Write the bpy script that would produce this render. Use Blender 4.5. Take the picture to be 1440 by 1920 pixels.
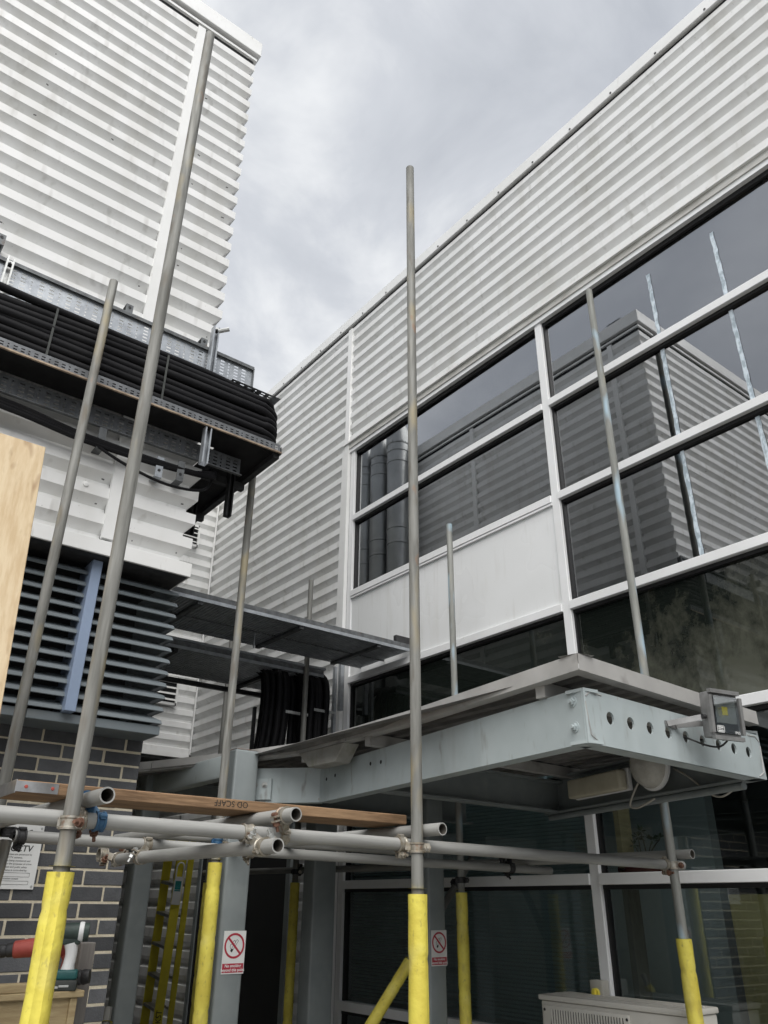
import bpy, bmesh, math, random
from mathutils import Vector, Matrix, Quaternion
random.seed(7)
for o in list(bpy.data.objects): bpy.data.objects.remove(o)
scene = bpy.context.scene
COL = scene.collection
R = math.radians

# ------------------------------------------------------------------ camera
cam_d = bpy.data.cameras.new('camera'); cam = bpy.data.objects.new('camera', cam_d); COL.objects.link(cam)
yaw, pitch, roll = R(52.0994), R(26.8918), R(0.50136)
fw = Vector((math.cos(yaw)*math.cos(pitch), math.sin(yaw)*math.cos(pitch), math.sin(pitch)))
rt = Vector((math.sin(yaw), -math.cos(yaw), 0)); up = rt.cross(fw)
rt, up = rt*math.cos(roll)+up*math.sin(roll), -rt*math.sin(roll)+up*math.cos(roll)
cam.matrix_world = Matrix(((rt.x, up.x, -fw.x, 0), (rt.y, up.y, -fw.y, 0), (rt.z, up.z, -fw.z, 1.6), (0, 0, 0, 1)))
cam_d.sensor_fit = 'HORIZONTAL'; cam_d.sensor_width = 36; cam_d.lens = 36*1454.39/1440
cam_d.clip_start = 0.05; cam_d.clip_end = 2000
scene.camera = cam

# ------------------------------------------------------------------ sky, sun, exposure
SUN_EL, SUN_AZ = R(50), R(233)      # azimuth measured from +X towards +Y
w = bpy.data.worlds.new('World'); scene.world = w; w.use_nodes = True
nt = w.node_tree; nt.nodes.clear()
def N(t, **k):
    n = nt.nodes.new(t)
    for a, b in k.items(): setattr(n, a, b)
    return n
wo = N('ShaderNodeOutputWorld'); bg = N('ShaderNodeBackground')
sky = N('ShaderNodeTexSky', sky_type='NISHITA', sun_disc=False, sun_elevation=SUN_EL, sun_rotation=math.pi/2-SUN_AZ)
tc = N('ShaderNodeTexCoord'); sep = N('ShaderNodeSeparateXYZ'); nt.links.new(tc.outputs['Generated'], sep.inputs[0])
ab = N('ShaderNodeMath', operation='ABSOLUTE'); nt.links.new(sep.outputs['Z'], ab.inputs[0])
ad = N('ShaderNodeMath', operation='ADD'); nt.links.new(ab.outputs[0], ad.inputs[0]); ad.inputs[1].default_value = 0.25
dx = N('ShaderNodeMath', operation='DIVIDE'); nt.links.new(sep.outputs['X'], dx.inputs[0]); nt.links.new(ad.outputs[0], dx.inputs[1])
dy = N('ShaderNodeMath', operation='DIVIDE'); nt.links.new(sep.outputs['Y'], dy.inputs[0]); nt.links.new(ad.outputs[0], dy.inputs[1])
cb = N('ShaderNodeCombineXYZ'); nt.links.new(dx.outputs[0], cb.inputs[0]); nt.links.new(dy.outputs[0], cb.inputs[1])
def cloud(scale, detail, rough, off, dist=0.4):
    mp = N('ShaderNodeMapping'); mp.inputs['Location'].default_value = off; nt.links.new(cb.outputs[0], mp.inputs[0])
    n = N('ShaderNodeTexNoise'); n.inputs['Scale'].default_value = scale; n.inputs['Detail'].default_value = detail
    n.inputs['Roughness'].default_value = rough; n.inputs['Distortion'].default_value = dist
    nt.links.new(mp.outputs[0], n.inputs['Vector']); return n
n1 = cloud(1.5, 6, 0.52, (0.5, 5.2, 0)); n2 = cloud(4.4, 6, 0.58, (2.2, 3.3, 2))
mixn = N('ShaderNodeMix'); mixn.inputs[0].default_value = 0.34
nt.links.new(n1.outputs[0], mixn.inputs[2]); nt.links.new(n2.outputs[0], mixn.inputs[3])
ramp = N('ShaderNodeValToRGB'); cr = ramp.color_ramp
cr.elements[0].position = 0.38; cr.elements[0].color = (0.485, 0.51, 0.555, 1)
cr.elements[1].position = 0.64; cr.elements[1].color = (0.99, 1.0, 1.0, 1)
e = cr.elements.new(0.50); e.color = (0.625, 0.648, 0.69, 1)
nt.links.new(mixn.outputs[0], ramp.inputs[0])
skm = N('ShaderNodeMix', data_type='RGBA', blend_type='MULTIPLY'); skm.inputs[0].default_value = 1
nt.links.new(sky.outputs[0], skm.inputs[6]); skm.inputs[7].default_value = (0.10, 0.10, 0.10, 1)
fin = N('ShaderNodeMix', data_type='RGBA'); fin.inputs[0].default_value = 0.92
nt.links.new(skm.outputs[2], fin.inputs[6]); nt.links.new(ramp.outputs[0], fin.inputs[7])
nt.links.new(fin.outputs[2], bg.inputs[0]); bg.inputs[1].default_value = 0.47
nt.links.new(bg.outputs[0], wo.inputs[0])

sd = bpy.data.lights.new('sun', 'SUN'); sun = bpy.data.objects.new('sun', sd); COL.objects.link(sun)
sd.energy = 1.5; sd.angle = R(62); sd.color = (1.0, 0.97, 0.93)
sdir = Vector((math.cos(SUN_AZ)*math.cos(SUN_EL), math.sin(SUN_AZ)*math.cos(SUN_EL), math.sin(SUN_EL)))
sun.rotation_euler = sdir.to_track_quat('Z', 'Y').to_euler(); sun.location = sdir*30
scene.render.engine = 'CYCLES'
scene.view_settings.view_transform = 'Standard'; scene.view_settings.look = 'None'
scene.view_settings.gamma = 1; scene.view_settings.use_curve_mapping = False
scene.view_settings.exposure = 1.26
try:
    scene.cycles.use_adaptive_sampling = True; scene.cycles.adaptive_threshold = 0.02; scene.cycles.caustics_reflective = False; scene.cycles.caustics_refractive = False
    scene.cycles.max_bounces = 6; scene.cycles.diffuse_bounces = 4; scene.cycles.glossy_bounces = 3; scene.cycles.transparent_max_bounces = 8
except Exception: pass

# ------------------------------------------------------------------ materials
def mat(name, col, col2=None, scale=6.0, rough=0.6, rvar=0.1, metal=0.0, bump=0.0, bscale=60.0, stretch=(1, 1, 1),
        contrast=(0.35, 0.65), rnd=0.0, coords='world', spots=None, spec=0.4, streak=None):
    m = bpy.data.materials.new(name); m.use_nodes = True; t = m.node_tree; t.nodes.clear()
    def n(ty, **k):
        q = t.nodes.new(ty)
        for a, b in k.items(): setattr(q, a, b)
        return q
    L = t.links.new
    out = n('ShaderNodeOutputMaterial'); b = n('ShaderNodeBsdfPrincipled'); L(b.outputs[0], out.inputs[0])
    b.inputs['Roughness'].default_value = rough; b.inputs['Metallic'].default_value = metal
    b.inputs['Specular IOR Level'].default_value = spec
    if coords == 'world': vec = n('ShaderNodeNewGeometry').outputs['Position']
    else: vec = n('ShaderNodeTexCoord').outputs['Object']
    info = n('ShaderNodeObjectInfo')
    mp = n('ShaderNodeMapping'); mp.inputs['Scale'].default_value = stretch; L(vec, mp.inputs[0])
    if coords != 'world':
        cx = n('ShaderNodeCombineXYZ'); ml = n('ShaderNodeMath', operation='MULTIPLY'); ml.inputs[1].default_value = 37
        L(info.outputs['Random'], ml.inputs[0]); L(ml.outputs[0], cx.inputs[0]); L(ml.outputs[0], cx.inputs[2]); L(cx.outputs[0], mp.inputs['Location'])
    def noise(sc, de=3, ro=0.6, v=None):
        q = n('ShaderNodeTexNoise'); q.inputs['Scale'].default_value = sc; q.inputs['Detail'].default_value = de; q.inputs['Roughness'].default_value = ro
        L(v or mp.outputs[0], q.inputs['Vector']); return q
    c2 = col2 or tuple(x*0.86 for x in col)
    nz = noise(scale)
    mr = n('ShaderNodeMapRange'); mr.inputs[1].default_value = contrast[0]; mr.inputs[2].default_value = contrast[1]; L(nz.outputs[0], mr.inputs[0])
    mx = n('ShaderNodeMix', data_type='RGBA'); L(mr.outputs[0], mx.inputs[0])
    mx.inputs[6].default_value = (*col, 1); mx.inputs[7].default_value = (*c2, 1)
    last = mx.outputs[2]
    for sp in (spots or []):          # (colour, scale, low, high, amount, stretch)
        pm = n('ShaderNodeMapping'); pm.inputs['Scale'].default_value = sp[5]; L(vec, pm.inputs[0])
        if coords != 'world': L(cx.outputs[0], pm.inputs['Location'])
        q = noise(sp[1], 2, 0.6, pm.outputs[0])
        r2 = n('ShaderNodeMapRange'); r2.inputs[1].default_value = sp[2]; r2.inputs[2].default_value = sp[3]; r2.inputs[4].default_value = sp[4]
        L(q.outputs[0], r2.inputs[0])
        m2 = n('ShaderNodeMix', data_type='RGBA'); L(r2.outputs[0], m2.inputs[0]); L(last, m2.inputs[6]); m2.inputs[7].default_value = (*sp[0], 1)
        last = m2.outputs[2]
    if rnd:
        hs = n('ShaderNodeHueSaturation'); r3 = n('ShaderNodeMapRange'); r3.inputs[3].default_value = 1-rnd; r3.inputs[4].default_value = 1+rnd
        L(info.outputs['Random'], r3.inputs[0]); L(r3.outputs[0], hs.inputs['Value']); L(last, hs.inputs['Color']); last = hs.outputs[0]
    L(last, b.inputs['Base Color'])
    if rvar:
        r4 = n('ShaderNodeMapRange'); r4.inputs[3].default_value = max(0.02, rough-rvar); r4.inputs[4].default_value = min(1, rough+rvar)
        L(nz.outputs[0], r4.inputs[0]); L(r4.outputs[0], b.inputs['Roughness'])
    if bump:
        bn = noise(bscale, 2); bp = n('ShaderNodeBump'); bp.inputs['Strength'].default_value = bump; bp.inputs['Distance'].default_value = 0.01
        L(bn.outputs[0], bp.inputs['Height']); L(bp.outputs[0], b.inputs['Normal'])
    return m

MAT = {}
MAT['clad'] = mat('white_cladding', (0.79, 0.795, 0.79), (0.72, 0.725, 0.715), 1.3, 0.42, 0.08, stretch=(1, 1, 2.2), bump=0.06, bscale=3.0,
    spots=[((0.34, 0.33, 0.30), 12, 0.60, 0.80, 0.5, (1, 1, 0.22)), ((0.22, 0.21, 0.19), 60, 0.71, 0.78, 0.6, (1, 1, 0.7)), ((0.56, 0.55, 0.51), 3.0, 0.5, 0.75, 0.45, (1.6, 1.6, 0.25))])
MAT['cladlow'] = mat('weathered_cladding', (0.72, 0.73, 0.725), (0.60, 0.60, 0.58), 2.0, 0.5, 0.1, spots=[((0.33, 0.31, 0.27), 9, 0.58, 0.8, 0.5, (1, 1, 0.4))])
MAT['trim'] = mat('white_trim', (0.80, 0.805, 0.80), (0.73, 0.735, 0.72), 2.0, 0.38, 0.08, spots=[((0.36, 0.34, 0.30), 22, 0.66, 0.85, 0.5, (1, 1, 0.3))])
MAT['dirtytrim'] = mat('dirty_trim', (0.60, 0.60, 0.57), (0.36, 0.35, 0.32), 6.0, 0.5, 0.1, contrast=(0.4, 0.72), stretch=(1, 0.5, 2))
MAT['frame'] = mat('window_frame', (0.82, 0.83, 0.84), (0.77, 0.78, 0.78), 3, 0.33, 0.06, spots=[((0.4, 0.38, 0.33), 30, 0.7, 0.9, 0.35, (1, 1, 1))])
MAT['panel'] = mat('white_panel', (0.80, 0.815, 0.82), (0.75, 0.765, 0.765), 1.1, 0.28, 0.06, spots=[((0.55, 0.54, 0.5), 3, 0.55, 0.85, 0.4, (1, 2.5, 0.4)), ((0.50, 0.49, 0.45), 12, 0.60, 0.8, 0.35, (1, 1.5, 0.12)), ((0.30, 0.29, 0.26), 70, 0.72, 0.8, 0.5, (1, 1, 1))], bump=0.08, bscale=2.2)
MAT['dark'] = mat('dark_gap', (0.025, 0.026, 0.028), None, 5, 0.8, 0)
MAT['gasket_shade'] = mat('black_gasket_shade', (0.012, 0.012, 0.013), None, 5, 0.5, 0)  # black of the window gaskets, also used to paint shadow lines beside them
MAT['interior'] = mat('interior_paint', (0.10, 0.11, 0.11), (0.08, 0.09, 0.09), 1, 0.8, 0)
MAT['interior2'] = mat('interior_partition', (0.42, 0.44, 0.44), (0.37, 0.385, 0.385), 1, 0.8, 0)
MAT['galv'] = mat('galvanised_tube', (0.255, 0.255, 0.238), (0.15, 0.15, 0.137), 28, 0.66, 0.10, 0.10, bump=0.10, bscale=120, stretch=(1, 1, 0.10), coords='object', rnd=0.08,
    spots=[((0.36, 0.30, 0.17), 8, 0.55, 0.68, 0.6, (1, 1, 0.35)), ((0.12, 0.10, 0.075), 18, 0.57, 0.72, 0.65, (1, 1, 0.25)), ((0.30, 0.15, 0.07), 11, 0.66, 0.74, 0.55, (1, 1, 0.5)), ((0.42, 0.42, 0.39), 20, 0.60, 0.70, 0.5, (1, 1, 0.08))])
MAT['galvblue'] = mat('galvanised_tube_blue', (0.30, 0.305, 0.285), (0.20, 0.205, 0.19), 28, 0.66, 0.10, 0.10, stretch=(1, 1, 0.10), coords='object',
    spots=[((0.44, 0.40, 0.27), 9, 0.58, 0.72, 0.4, (1, 1, 0.35)), ((0.36, 0.50, 0.60), 6, 0.54, 0.62, 0.75, (1, 1, 0.3))])
MAT['alu'] = mat('pale_tube', (0.40, 0.40, 0.383), (0.27, 0.27, 0.257), 26, 0.56, 0.1, 0.15, stretch=(1, 1, 0.08), coords='object', bump=0.05, bscale=100, rnd=0.05,
    spots=[((0.24, 0.23, 0.21), 24, 0.66, 0.8, 0.5, (1, 1, 0.3))])
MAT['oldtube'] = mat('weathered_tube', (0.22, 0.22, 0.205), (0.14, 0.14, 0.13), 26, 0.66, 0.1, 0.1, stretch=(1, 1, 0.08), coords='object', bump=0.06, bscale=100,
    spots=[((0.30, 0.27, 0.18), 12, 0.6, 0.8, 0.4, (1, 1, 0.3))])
MAT['tubein'] = mat('tube_bore', (0.10, 0.09, 0.075), (0.05, 0.045, 0.04), 30, 0.8, 0)
MAT['foam'] = mat('yellow_foam', (0.74, 0.65, 0.11), (0.60, 0.50, 0.075), 9, 0.6, 0.1, coords='object', bump=0.25, bscale=45, rnd=0.04,
    spots=[((0.36, 0.29, 0.09), 16, 0.56, 0.76, 0.6, (1, 1, 0.4)), ((0.20, 0.165, 0.07), 60, 0.62, 0.76, 0.6, (1, 1, 0.5)), ((0.80, 0.75, 0.35), 5, 0.55, 0.8, 0.5, (1, 1, 1))])
MAT['coupler'] = mat('coupler_steel', (0.42, 0.40, 0.35), (0.27, 0.235, 0.18), 40, 0.42, 0.12, 0.55, spots=[((0.20, 0.09, 0.045), 30, 0.58, 0.75, 0.8, (1, 1, 1))])
MAT['rust'] = mat('rusty_bolt', (0.20, 0.105, 0.07), (0.13, 0.07, 0.05), 60, 0.75, 0.1, 0.3)
MAT['bluepaint'] = mat('blue_coupler', (0.03, 0.10, 0.22), (0.05, 0.12, 0.2), 40, 0.4, 0.1, 0.2)
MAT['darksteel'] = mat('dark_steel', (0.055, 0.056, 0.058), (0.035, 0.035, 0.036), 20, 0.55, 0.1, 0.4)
MAT['traygalv'] = mat('tray_galvanised', (0.42, 0.445, 0.47), (0.30, 0.32, 0.345), 14, 0.42, 0.12, 0.55, spots=[((0.2, 0.2, 0.2), 30, 0.64, 0.8, 0.5, (1, 1, 1))])
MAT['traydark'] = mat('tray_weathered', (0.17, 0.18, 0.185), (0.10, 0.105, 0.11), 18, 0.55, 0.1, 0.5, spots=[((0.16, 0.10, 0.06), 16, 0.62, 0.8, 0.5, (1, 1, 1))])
MAT['shadowedsteel'] = mat('black_shadowed_steel', (0.022, 0.022, 0.023), (0.014, 0.014, 0.015), 12, 0.6, 0.05, 0.2, spec=0.2)  # steel coloured near black to hold the shade under the cable shelf
MAT['traymid'] = mat('tray_dull_shaded', (0.17, 0.178, 0.188), (0.11, 0.115, 0.12), 14, 0.5, 0.1, 0.5)  # galvanised tone lowered, so the shadow on the lower tray is in the colour
MAT['rustedge'] = mat('rusted_edge', (0.42, 0.33, 0.24), (0.22, 0.17, 0.13), 20, 0.6, 0.1, 0.3)
MAT['cable'] = mat('black_cable', (0.0075, 0.0075, 0.009), (0.012, 0.012, 0.013), 12, 0.6, 0.08, 0, spec=0.14)
MAT['canopy'] = mat('grey_blue_paint', (0.435, 0.49, 0.497), (0.375, 0.425, 0.432), 3.5, 0.34, 0.08, bump=0.04, bscale=6, spec=0.5,
    spots=[((0.50, 0.33, 0.34), 5, 0.68, 0.8, 0.35, (1, 1, 1)), ((0.17, 0.15, 0.13), 22, 0.62, 0.78, 0.6, (1, 1, 0.3)), ((0.22, 0.23, 0.22), 5, 0.58, 0.8, 0.45, (1.5, 1.5, 0.35)), ((0.51, 0.56, 0.565), 2.2, 0.5, 0.75, 0.45, (1, 1, 0.5)), ((0.24, 0.12, 0.07), 34, 0.73, 0.8, 0.7, (1, 1, 1))])
MAT['post'] = mat('grey_post_paint', (0.25, 0.277, 0.28), (0.20, 0.224, 0.228), 4, 0.4, 0.08, spots=[((0.27, 0.30, 0.30), 9, 0.62, 0.75, 0.5, (1, 1, 0.5))])
MAT['canopyrust'] = mat('rust_patch', (0.24, 0.10, 0.06), (0.30, 0.30, 0.28), 30, 0.7, 0.1)
MAT['fascia'] = mat('worn_fascia', (0.42, 0.415, 0.40), (0.34, 0.335, 0.325), 4, 0.5, 0.1, spots=[((0.18, 0.17, 0.16), 9, 0.60, 0.78, 0.7, (1, 1, 1)), ((0.55, 0.55, 0.54), 3, 0.55, 0.7, 0.5, (1, 1, 1))])
MAT['roofsheet'] = mat('roof_sheet', (0.20, 0.195, 0.19), (0.12, 0.12, 0.115), 5, 0.65, 0.1)
MAT['hopper'] = mat('stained_hopper', (0.34, 0.335, 0.31), (0.24, 0.235, 0.21), 7, 0.6, 0.1, spots=[((0.16, 0.17, 0.10), 12, 0.58, 0.75, 0.6, (1, 1, 0.3))])
MAT['brick'] = mat('slate_brick', (0.100, 0.103, 0.110), (0.070, 0.073, 0.079), 9, 0.62, 0.1, bump=0.25, bscale=90, rnd=0.34, spots=[((0.12, 0.125, 0.13), 12, 0.62, 0.8, 0.35, (1, 1, 1))])
MAT['mortar'] = mat('cream_mortar', (0.66, 0.60, 0.47), (0.55, 0.495, 0.38), 20, 0.9, 0.05, bump=0.4, bscale=90)
MAT['louvre'] = mat('slate_blue_louvre', (0.165, 0.192, 0.207), (0.135, 0.158, 0.171), 3, 0.42, 0.08, spots=[((0.22, 0.23, 0.22), 8, 0.6, 0.8, 0.4, (0.4, 1, 2))])
MAT['louvremul'] = mat('blue_mullion', (0.26, 0.33, 0.46), (0.24, 0.305, 0.42), 3, 0.4, 0.06)
MAT['ply'] = mat('plywood', (0.62, 0.50, 0.33), (0.52, 0.39, 0.235), 5, 0.7, 0.06, stretch=(9, 4, 0.8), bump=0.1, bscale=30,
    spots=[((0.27, 0.16, 0.08), 7, 0.64, 0.74, 0.7, (2, 1, 0.5)), ((0.30, 0.20, 0.11), 30, 0.62, 0.75, 0.4, (1, 1, 0.08)), ((0.66, 0.53, 0.35), 2.5, 0.5, 0.7, 0.5, (3, 1, 0.5))])
MAT['wood'] = mat('scaffold_timber', (0.29, 0.18, 0.10), (0.15, 0.09, 0.048), 6, 0.72, 0.06, stretch=(1.2, 9, 14), bump=0.2, bscale=20,
    spots=[((0.13, 0.075, 0.04), 12, 0.66, 0.76, 0.7, (0.6, 3, 3)), ((0.42, 0.28, 0.16), 3, 0.5, 0.75, 0.5, (0.6, 5, 9))])
MAT['bench'] = mat('bench_timber', (0.44, 0.35, 0.20), (0.32, 0.24, 0.13), 4, 0.75, 0.06, stretch=(2, 2, 14), bump=0.15, bscale=30)
MAT['greywood'] = mat('grey_timber', (0.21, 0.195, 0.18), (0.15, 0.14, 0.13), 6, 0.8, 0.05, stretch=(8, 8, 0.7))
MAT['white'] = mat('white_plastic', (0.76, 0.77, 0.77), (0.72, 0.73, 0.73), 4, 0.35, 0.05)
MAT['signwhite'] = mat('sign_white', (0.74, 0.75, 0.74), (0.68, 0.69, 0.68), 5, 0.35, 0.05)
MAT['black'] = mat('black_print', (0.02, 0.02, 0.02), None, 5, 0.6, 0)
MAT['greyprint'] = mat('grey_print', (0.10, 0.10, 0.10), None, 5, 0.6, 0)
MAT['red'] = mat('sign_red', (0.42, 0.035, 0.06), (0.38, 0.03, 0.055), 5, 0.4, 0)
MAT['toolred'] = mat('tool_red', (0.40, 0.085, 0.065), (0.33, 0.06, 0.05), 12, 0.5, 0.08)
MAT['toolteal'] = mat('tool_teal', (0.015, 0.10, 0.10), (0.02, 0.085, 0.085), 12, 0.45, 0.08)
MAT['toolblack'] = mat('tool_black', (0.03, 0.034, 0.032), (0.05, 0.055, 0.05), 30, 0.6, 0.08)
MAT['greenblack'] = mat('tool_dark_green', (0.045, 0.07, 0.06), (0.03, 0.045, 0.04), 20, 0.5, 0.08)
MAT['steel'] = mat('plain_steel', (0.45, 0.45, 0.45), (0.33, 0.33, 0.33), 20, 0.35, 0.1, 0.8)
MAT['zinc'] = mat('zinc_bolt', (0.55, 0.56, 0.55), (0.42, 0.43, 0.42), 40, 0.35, 0.1, 0.6)
MAT['ladder'] = mat('yellow_fibreglass', (0.80, 0.70, 0.07), (0.70, 0.60, 0.06), 6, 0.4, 0.08)
MAT['alutread'] = mat('ladder_aluminium', (0.38, 0.38, 0.37), (0.30, 0.30, 0.29), 10, 0.4, 0.1, 0.6)
MAT['teal'] = mat('tag_teal', (0.03, 0.25, 0.25), None, 5, 0.5, 0)
MAT['acwhite'] = mat('ac_casing', (0.60, 0.585, 0.54), (0.54, 0.525, 0.48), 3, 0.45, 0.06, spots=[((0.33, 0.31, 0.26), 20, 0.66, 0.8, 0.5, (1, 1, 1))])
MAT['acdark'] = mat('ac_inside', (0.035, 0.035, 0.035), None, 5, 0.7, 0)
MAT['floodcase'] = mat('floodlight_casing', (0.30, 0.30, 0.297), (0.21, 0.21, 0.207), 12, 0.42, 0.1, 0.45)
MAT['reflector'] = mat('floodlight_reflector', (0.74, 0.75, 0.72), None, 10, 0.22, 0.03, 0.8)
MAT['led'] = mat('led_phosphor', (0.85, 0.72, 0.10), None, 5, 0.4, 0)
MAT['diffuser'] = mat('dirty_diffuser', (0.56, 0.53, 0.42), (0.46, 0.43, 0.33), 8, 0.4, 0.06)
MAT['bulkglass'] = mat('bulkhead_glass', (0.42, 0.41, 0.37), (0.50, 0.49, 0.45), 16, 0.22, 0.05, bump=0.3, bscale=60)
MAT['slat'] = mat('blind_slat', (0.46, 0.53, 0.55), (0.40, 0.47, 0.48), 4, 0.5, 0.05)
MAT['ground'] = mat('yard_concrete', (0.30, 0.295, 0.28), (0.22, 0.215, 0.205), 0.8, 0.85, 0.05, bump=0.3, bscale=25, spots=[((0.12, 0.12, 0.115), 1.6, 0.55, 0.75, 0.6, (1, 1, 1))])
MAT['flue'] = mat('flue_steel', (0.33, 0.34, 0.34), (0.27, 0.28, 0.28), 3, 0.34, 0.06, 0.7)
MAT['plant'] = mat('plant_leaf', (0.035, 0.055, 0.03), (0.05, 0.075, 0.04), 20, 0.5, 0.05)
MAT['stem'] = mat('plant_stem', (0.09, 0.07, 0.05), None, 20, 0.7, 0)
MAT['pot'] = mat('dark_red_pot', (0.16, 0.02, 0.02), None, 6, 0.5, 0)
MAT['chair'] = mat('chair_fabric', (0.02, 0.022, 0.035), None, 30, 0.9, 0)
MAT['cream'] = mat('cream_cabinet', (0.44, 0.36, 0.16), (0.34, 0.27, 0.11), 2, 0.7, 0)
MAT['crate'] = mat('grey_crate', (0.36, 0.36, 0.355), (0.30, 0.30, 0.295), 8, 0.5, 0.05)
MAT['isolator'] = mat('isolator_grey', (0.44, 0.43, 0.39), None, 8, 0.5, 0)
MAT['asphaltcap'] = mat('roof_felt', (0.10, 0.10, 0.10), None, 4, 0.9, 0)
MAT['film'] = mat('pale_blue_film', (0.62, 0.70, 0.76), (0.36, 0.43, 0.48), 34, 0.4, 0.1, stretch=(1, 1, 0.5), contrast=(0.42, 0.58))
MAT['wirewhite'] = mat('dusty_wire', (0.45, 0.43, 0.38), None, 8, 0.6, 0)

def glass_mat(name, tint, refl0, refl1, rcol=(0.86, 0.88, 0.90), wav=0.0):
    m = bpy.data.materials.new(name); m.use_nodes = True; t = m.node_tree; t.nodes.clear(); L = t.links.new
    out = t.nodes.new('ShaderNodeOutputMaterial'); mx = t.nodes.new('ShaderNodeMixShader'); L(mx.outputs[0], out.inputs[0])
    tr = t.nodes.new('ShaderNodeBsdfTransparent'); tr.inputs[0].default_value = (*tint, 1)
    gl = t.nodes.new('ShaderNodeBsdfGlossy'); gl.inputs[0].default_value = (*rcol, 1); gl.inputs['Roughness'].default_value = 0.0
    lw = t.nodes.new('ShaderNodeLayerWeight'); lw.inputs[0].default_value = 0.5
    mr = t.nodes.new('ShaderNodeMapRange'); mr.inputs[3].default_value = refl0; mr.inputs[4].default_value = refl1
    L(lw.outputs['Facing'], mr.inputs[0]); L(mr.outputs[0], mx.inputs[0]); L(tr.outputs[0], mx.inputs[1]); L(gl.outputs[0], mx.inputs[2])
    if wav:
        g = t.nodes.new('ShaderNodeNewGeometry'); no = t.nodes.new('ShaderNodeTexNoise'); no.inputs['Scale'].default_value = 0.9; no.inputs['Detail'].default_value = 1
        L(g.outputs['Position'], no.inputs['Vector']); bp = t.nodes.new('ShaderNodeBump'); bp.inputs['Strength'].default_value = wav; bp.inputs['Distance'].default_value = 0.01
        L(no.outputs[0], bp.inputs['Height']); L(bp.outputs[0], gl.inputs['Normal'])
    return m
MAT['glass'] = glass_mat('tinted_glass', (0.36, 0.39, 0.39), 0.25, 0.70, rcol=(0.92, 0.93, 0.95), wav=0.07)
MAT['glasslow'] = glass_mat('ground_floor_glass', (0.76, 0.81, 0.81), 0.05, 0.24, wav=0.06)
# spandrel panes: back-coated glass, stained coating behind a glossy face
def spandrel():
    m = bpy.data.materials.new('stained_spandrel_glass'); m.use_nodes = True; t = m.node_tree; t.nodes.clear(); L = t.links.new
    n = lambda ty: t.nodes.new(ty)
    out = n('ShaderNodeOutputMaterial'); mx = n('ShaderNodeMixShader'); L(mx.outputs[0], out.inputs[0])
    df = n('ShaderNodeBsdfDiffuse'); gl = n('ShaderNodeBsdfGlossy'); gl.inputs['Roughness'].default_value = 0.01; gl.inputs[0].default_value = (0.8, 0.82, 0.8, 1)
    g = n('ShaderNodeNewGeometry'); mp = n('ShaderNodeMapping'); mp.inputs['Scale'].default_value = (1, 1.0, 0.75); L(g.outputs['Position'], mp.inputs[0])
    a = n('ShaderNodeTexNoise'); a.inputs['Scale'].default_value = 3.4; a.inputs['Detail'].default_value = 12; a.inputs['Roughness'].default_value = 0.74; a.inputs['Distortion'].default_value = 0.05
    L(mp.outputs[0], a.inputs['Vector'])
    sp = n('ShaderNodeSeparateXYZ'); L(g.outputs['Position'], sp.inputs[0])
    # stain creeps up from the sill: bias by height on the pane
    hz = n('ShaderNodeMapRange'); hz.inputs[1].default_value = 2.7; hz.inputs[2].default_value = 3.5; hz.inputs[3].default_value = 0.12; hz.inputs[4].default_value = -0.10
    L(sp.outputs['Z'], hz.inputs[0])
    hy = n('ShaderNodeMapRange'); hy.inputs[1].default_value = 1.5; hy.inputs[2].default_value = 4.2; hy.inputs[3].default_value = 0.08; hy.inputs[4].default_value = -0.12
    L(sp.outputs['Y'], hy.inputs[0])
    s1 = n('ShaderNodeMath'); s1.operation = 'ADD'; L(a.outputs[0], s1.inputs[0]); L(hz.outputs[0], s1.inputs[1])
    s2 = n('ShaderNodeMath'); s2.operation = 'ADD'; L(s1.outputs[0], s2.inputs[0]); L(hy.outputs[0], s2.inputs[1])
    r = n('ShaderNodeValToRGB'); r.color_ramp.elements[0].position = 0.42; r.color_ramp.elements[0].color = (0.010, 0.013, 0.011, 1)
    r.color_ramp.elements[1].position = 0.66; r.color_ramp.elements[1].color = (0.075, 0.079, 0.062, 1); L(s2.outputs[0], r.inputs[0])
    q = r.color_ramp.elements.new(0.52); q.color = (0.038, 0.041, 0.032, 1)
    L(r.outputs[0], df.inputs[0]); lw = n('ShaderNodeLayerWeight'); lw.inputs[0].default_value = 0.5
    mr = n('ShaderNodeMapRange'); mr.inputs[3].default_value = 0.04; mr.inputs[4].default_value = 0.22; L(lw.outputs['Facing'], mr.inputs[0])
    L(mr.outputs[0], mx.inputs[0]); L(df.outputs[0], mx.inputs[1]); L(gl.outputs[0], mx.inputs[2]); return m
MAT['spandrel'] = spandrel()
MAT['lens'] = glass_mat('floodlight_glass', (0.85, 0.87, 0.87), 0.06, 0.5)

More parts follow.
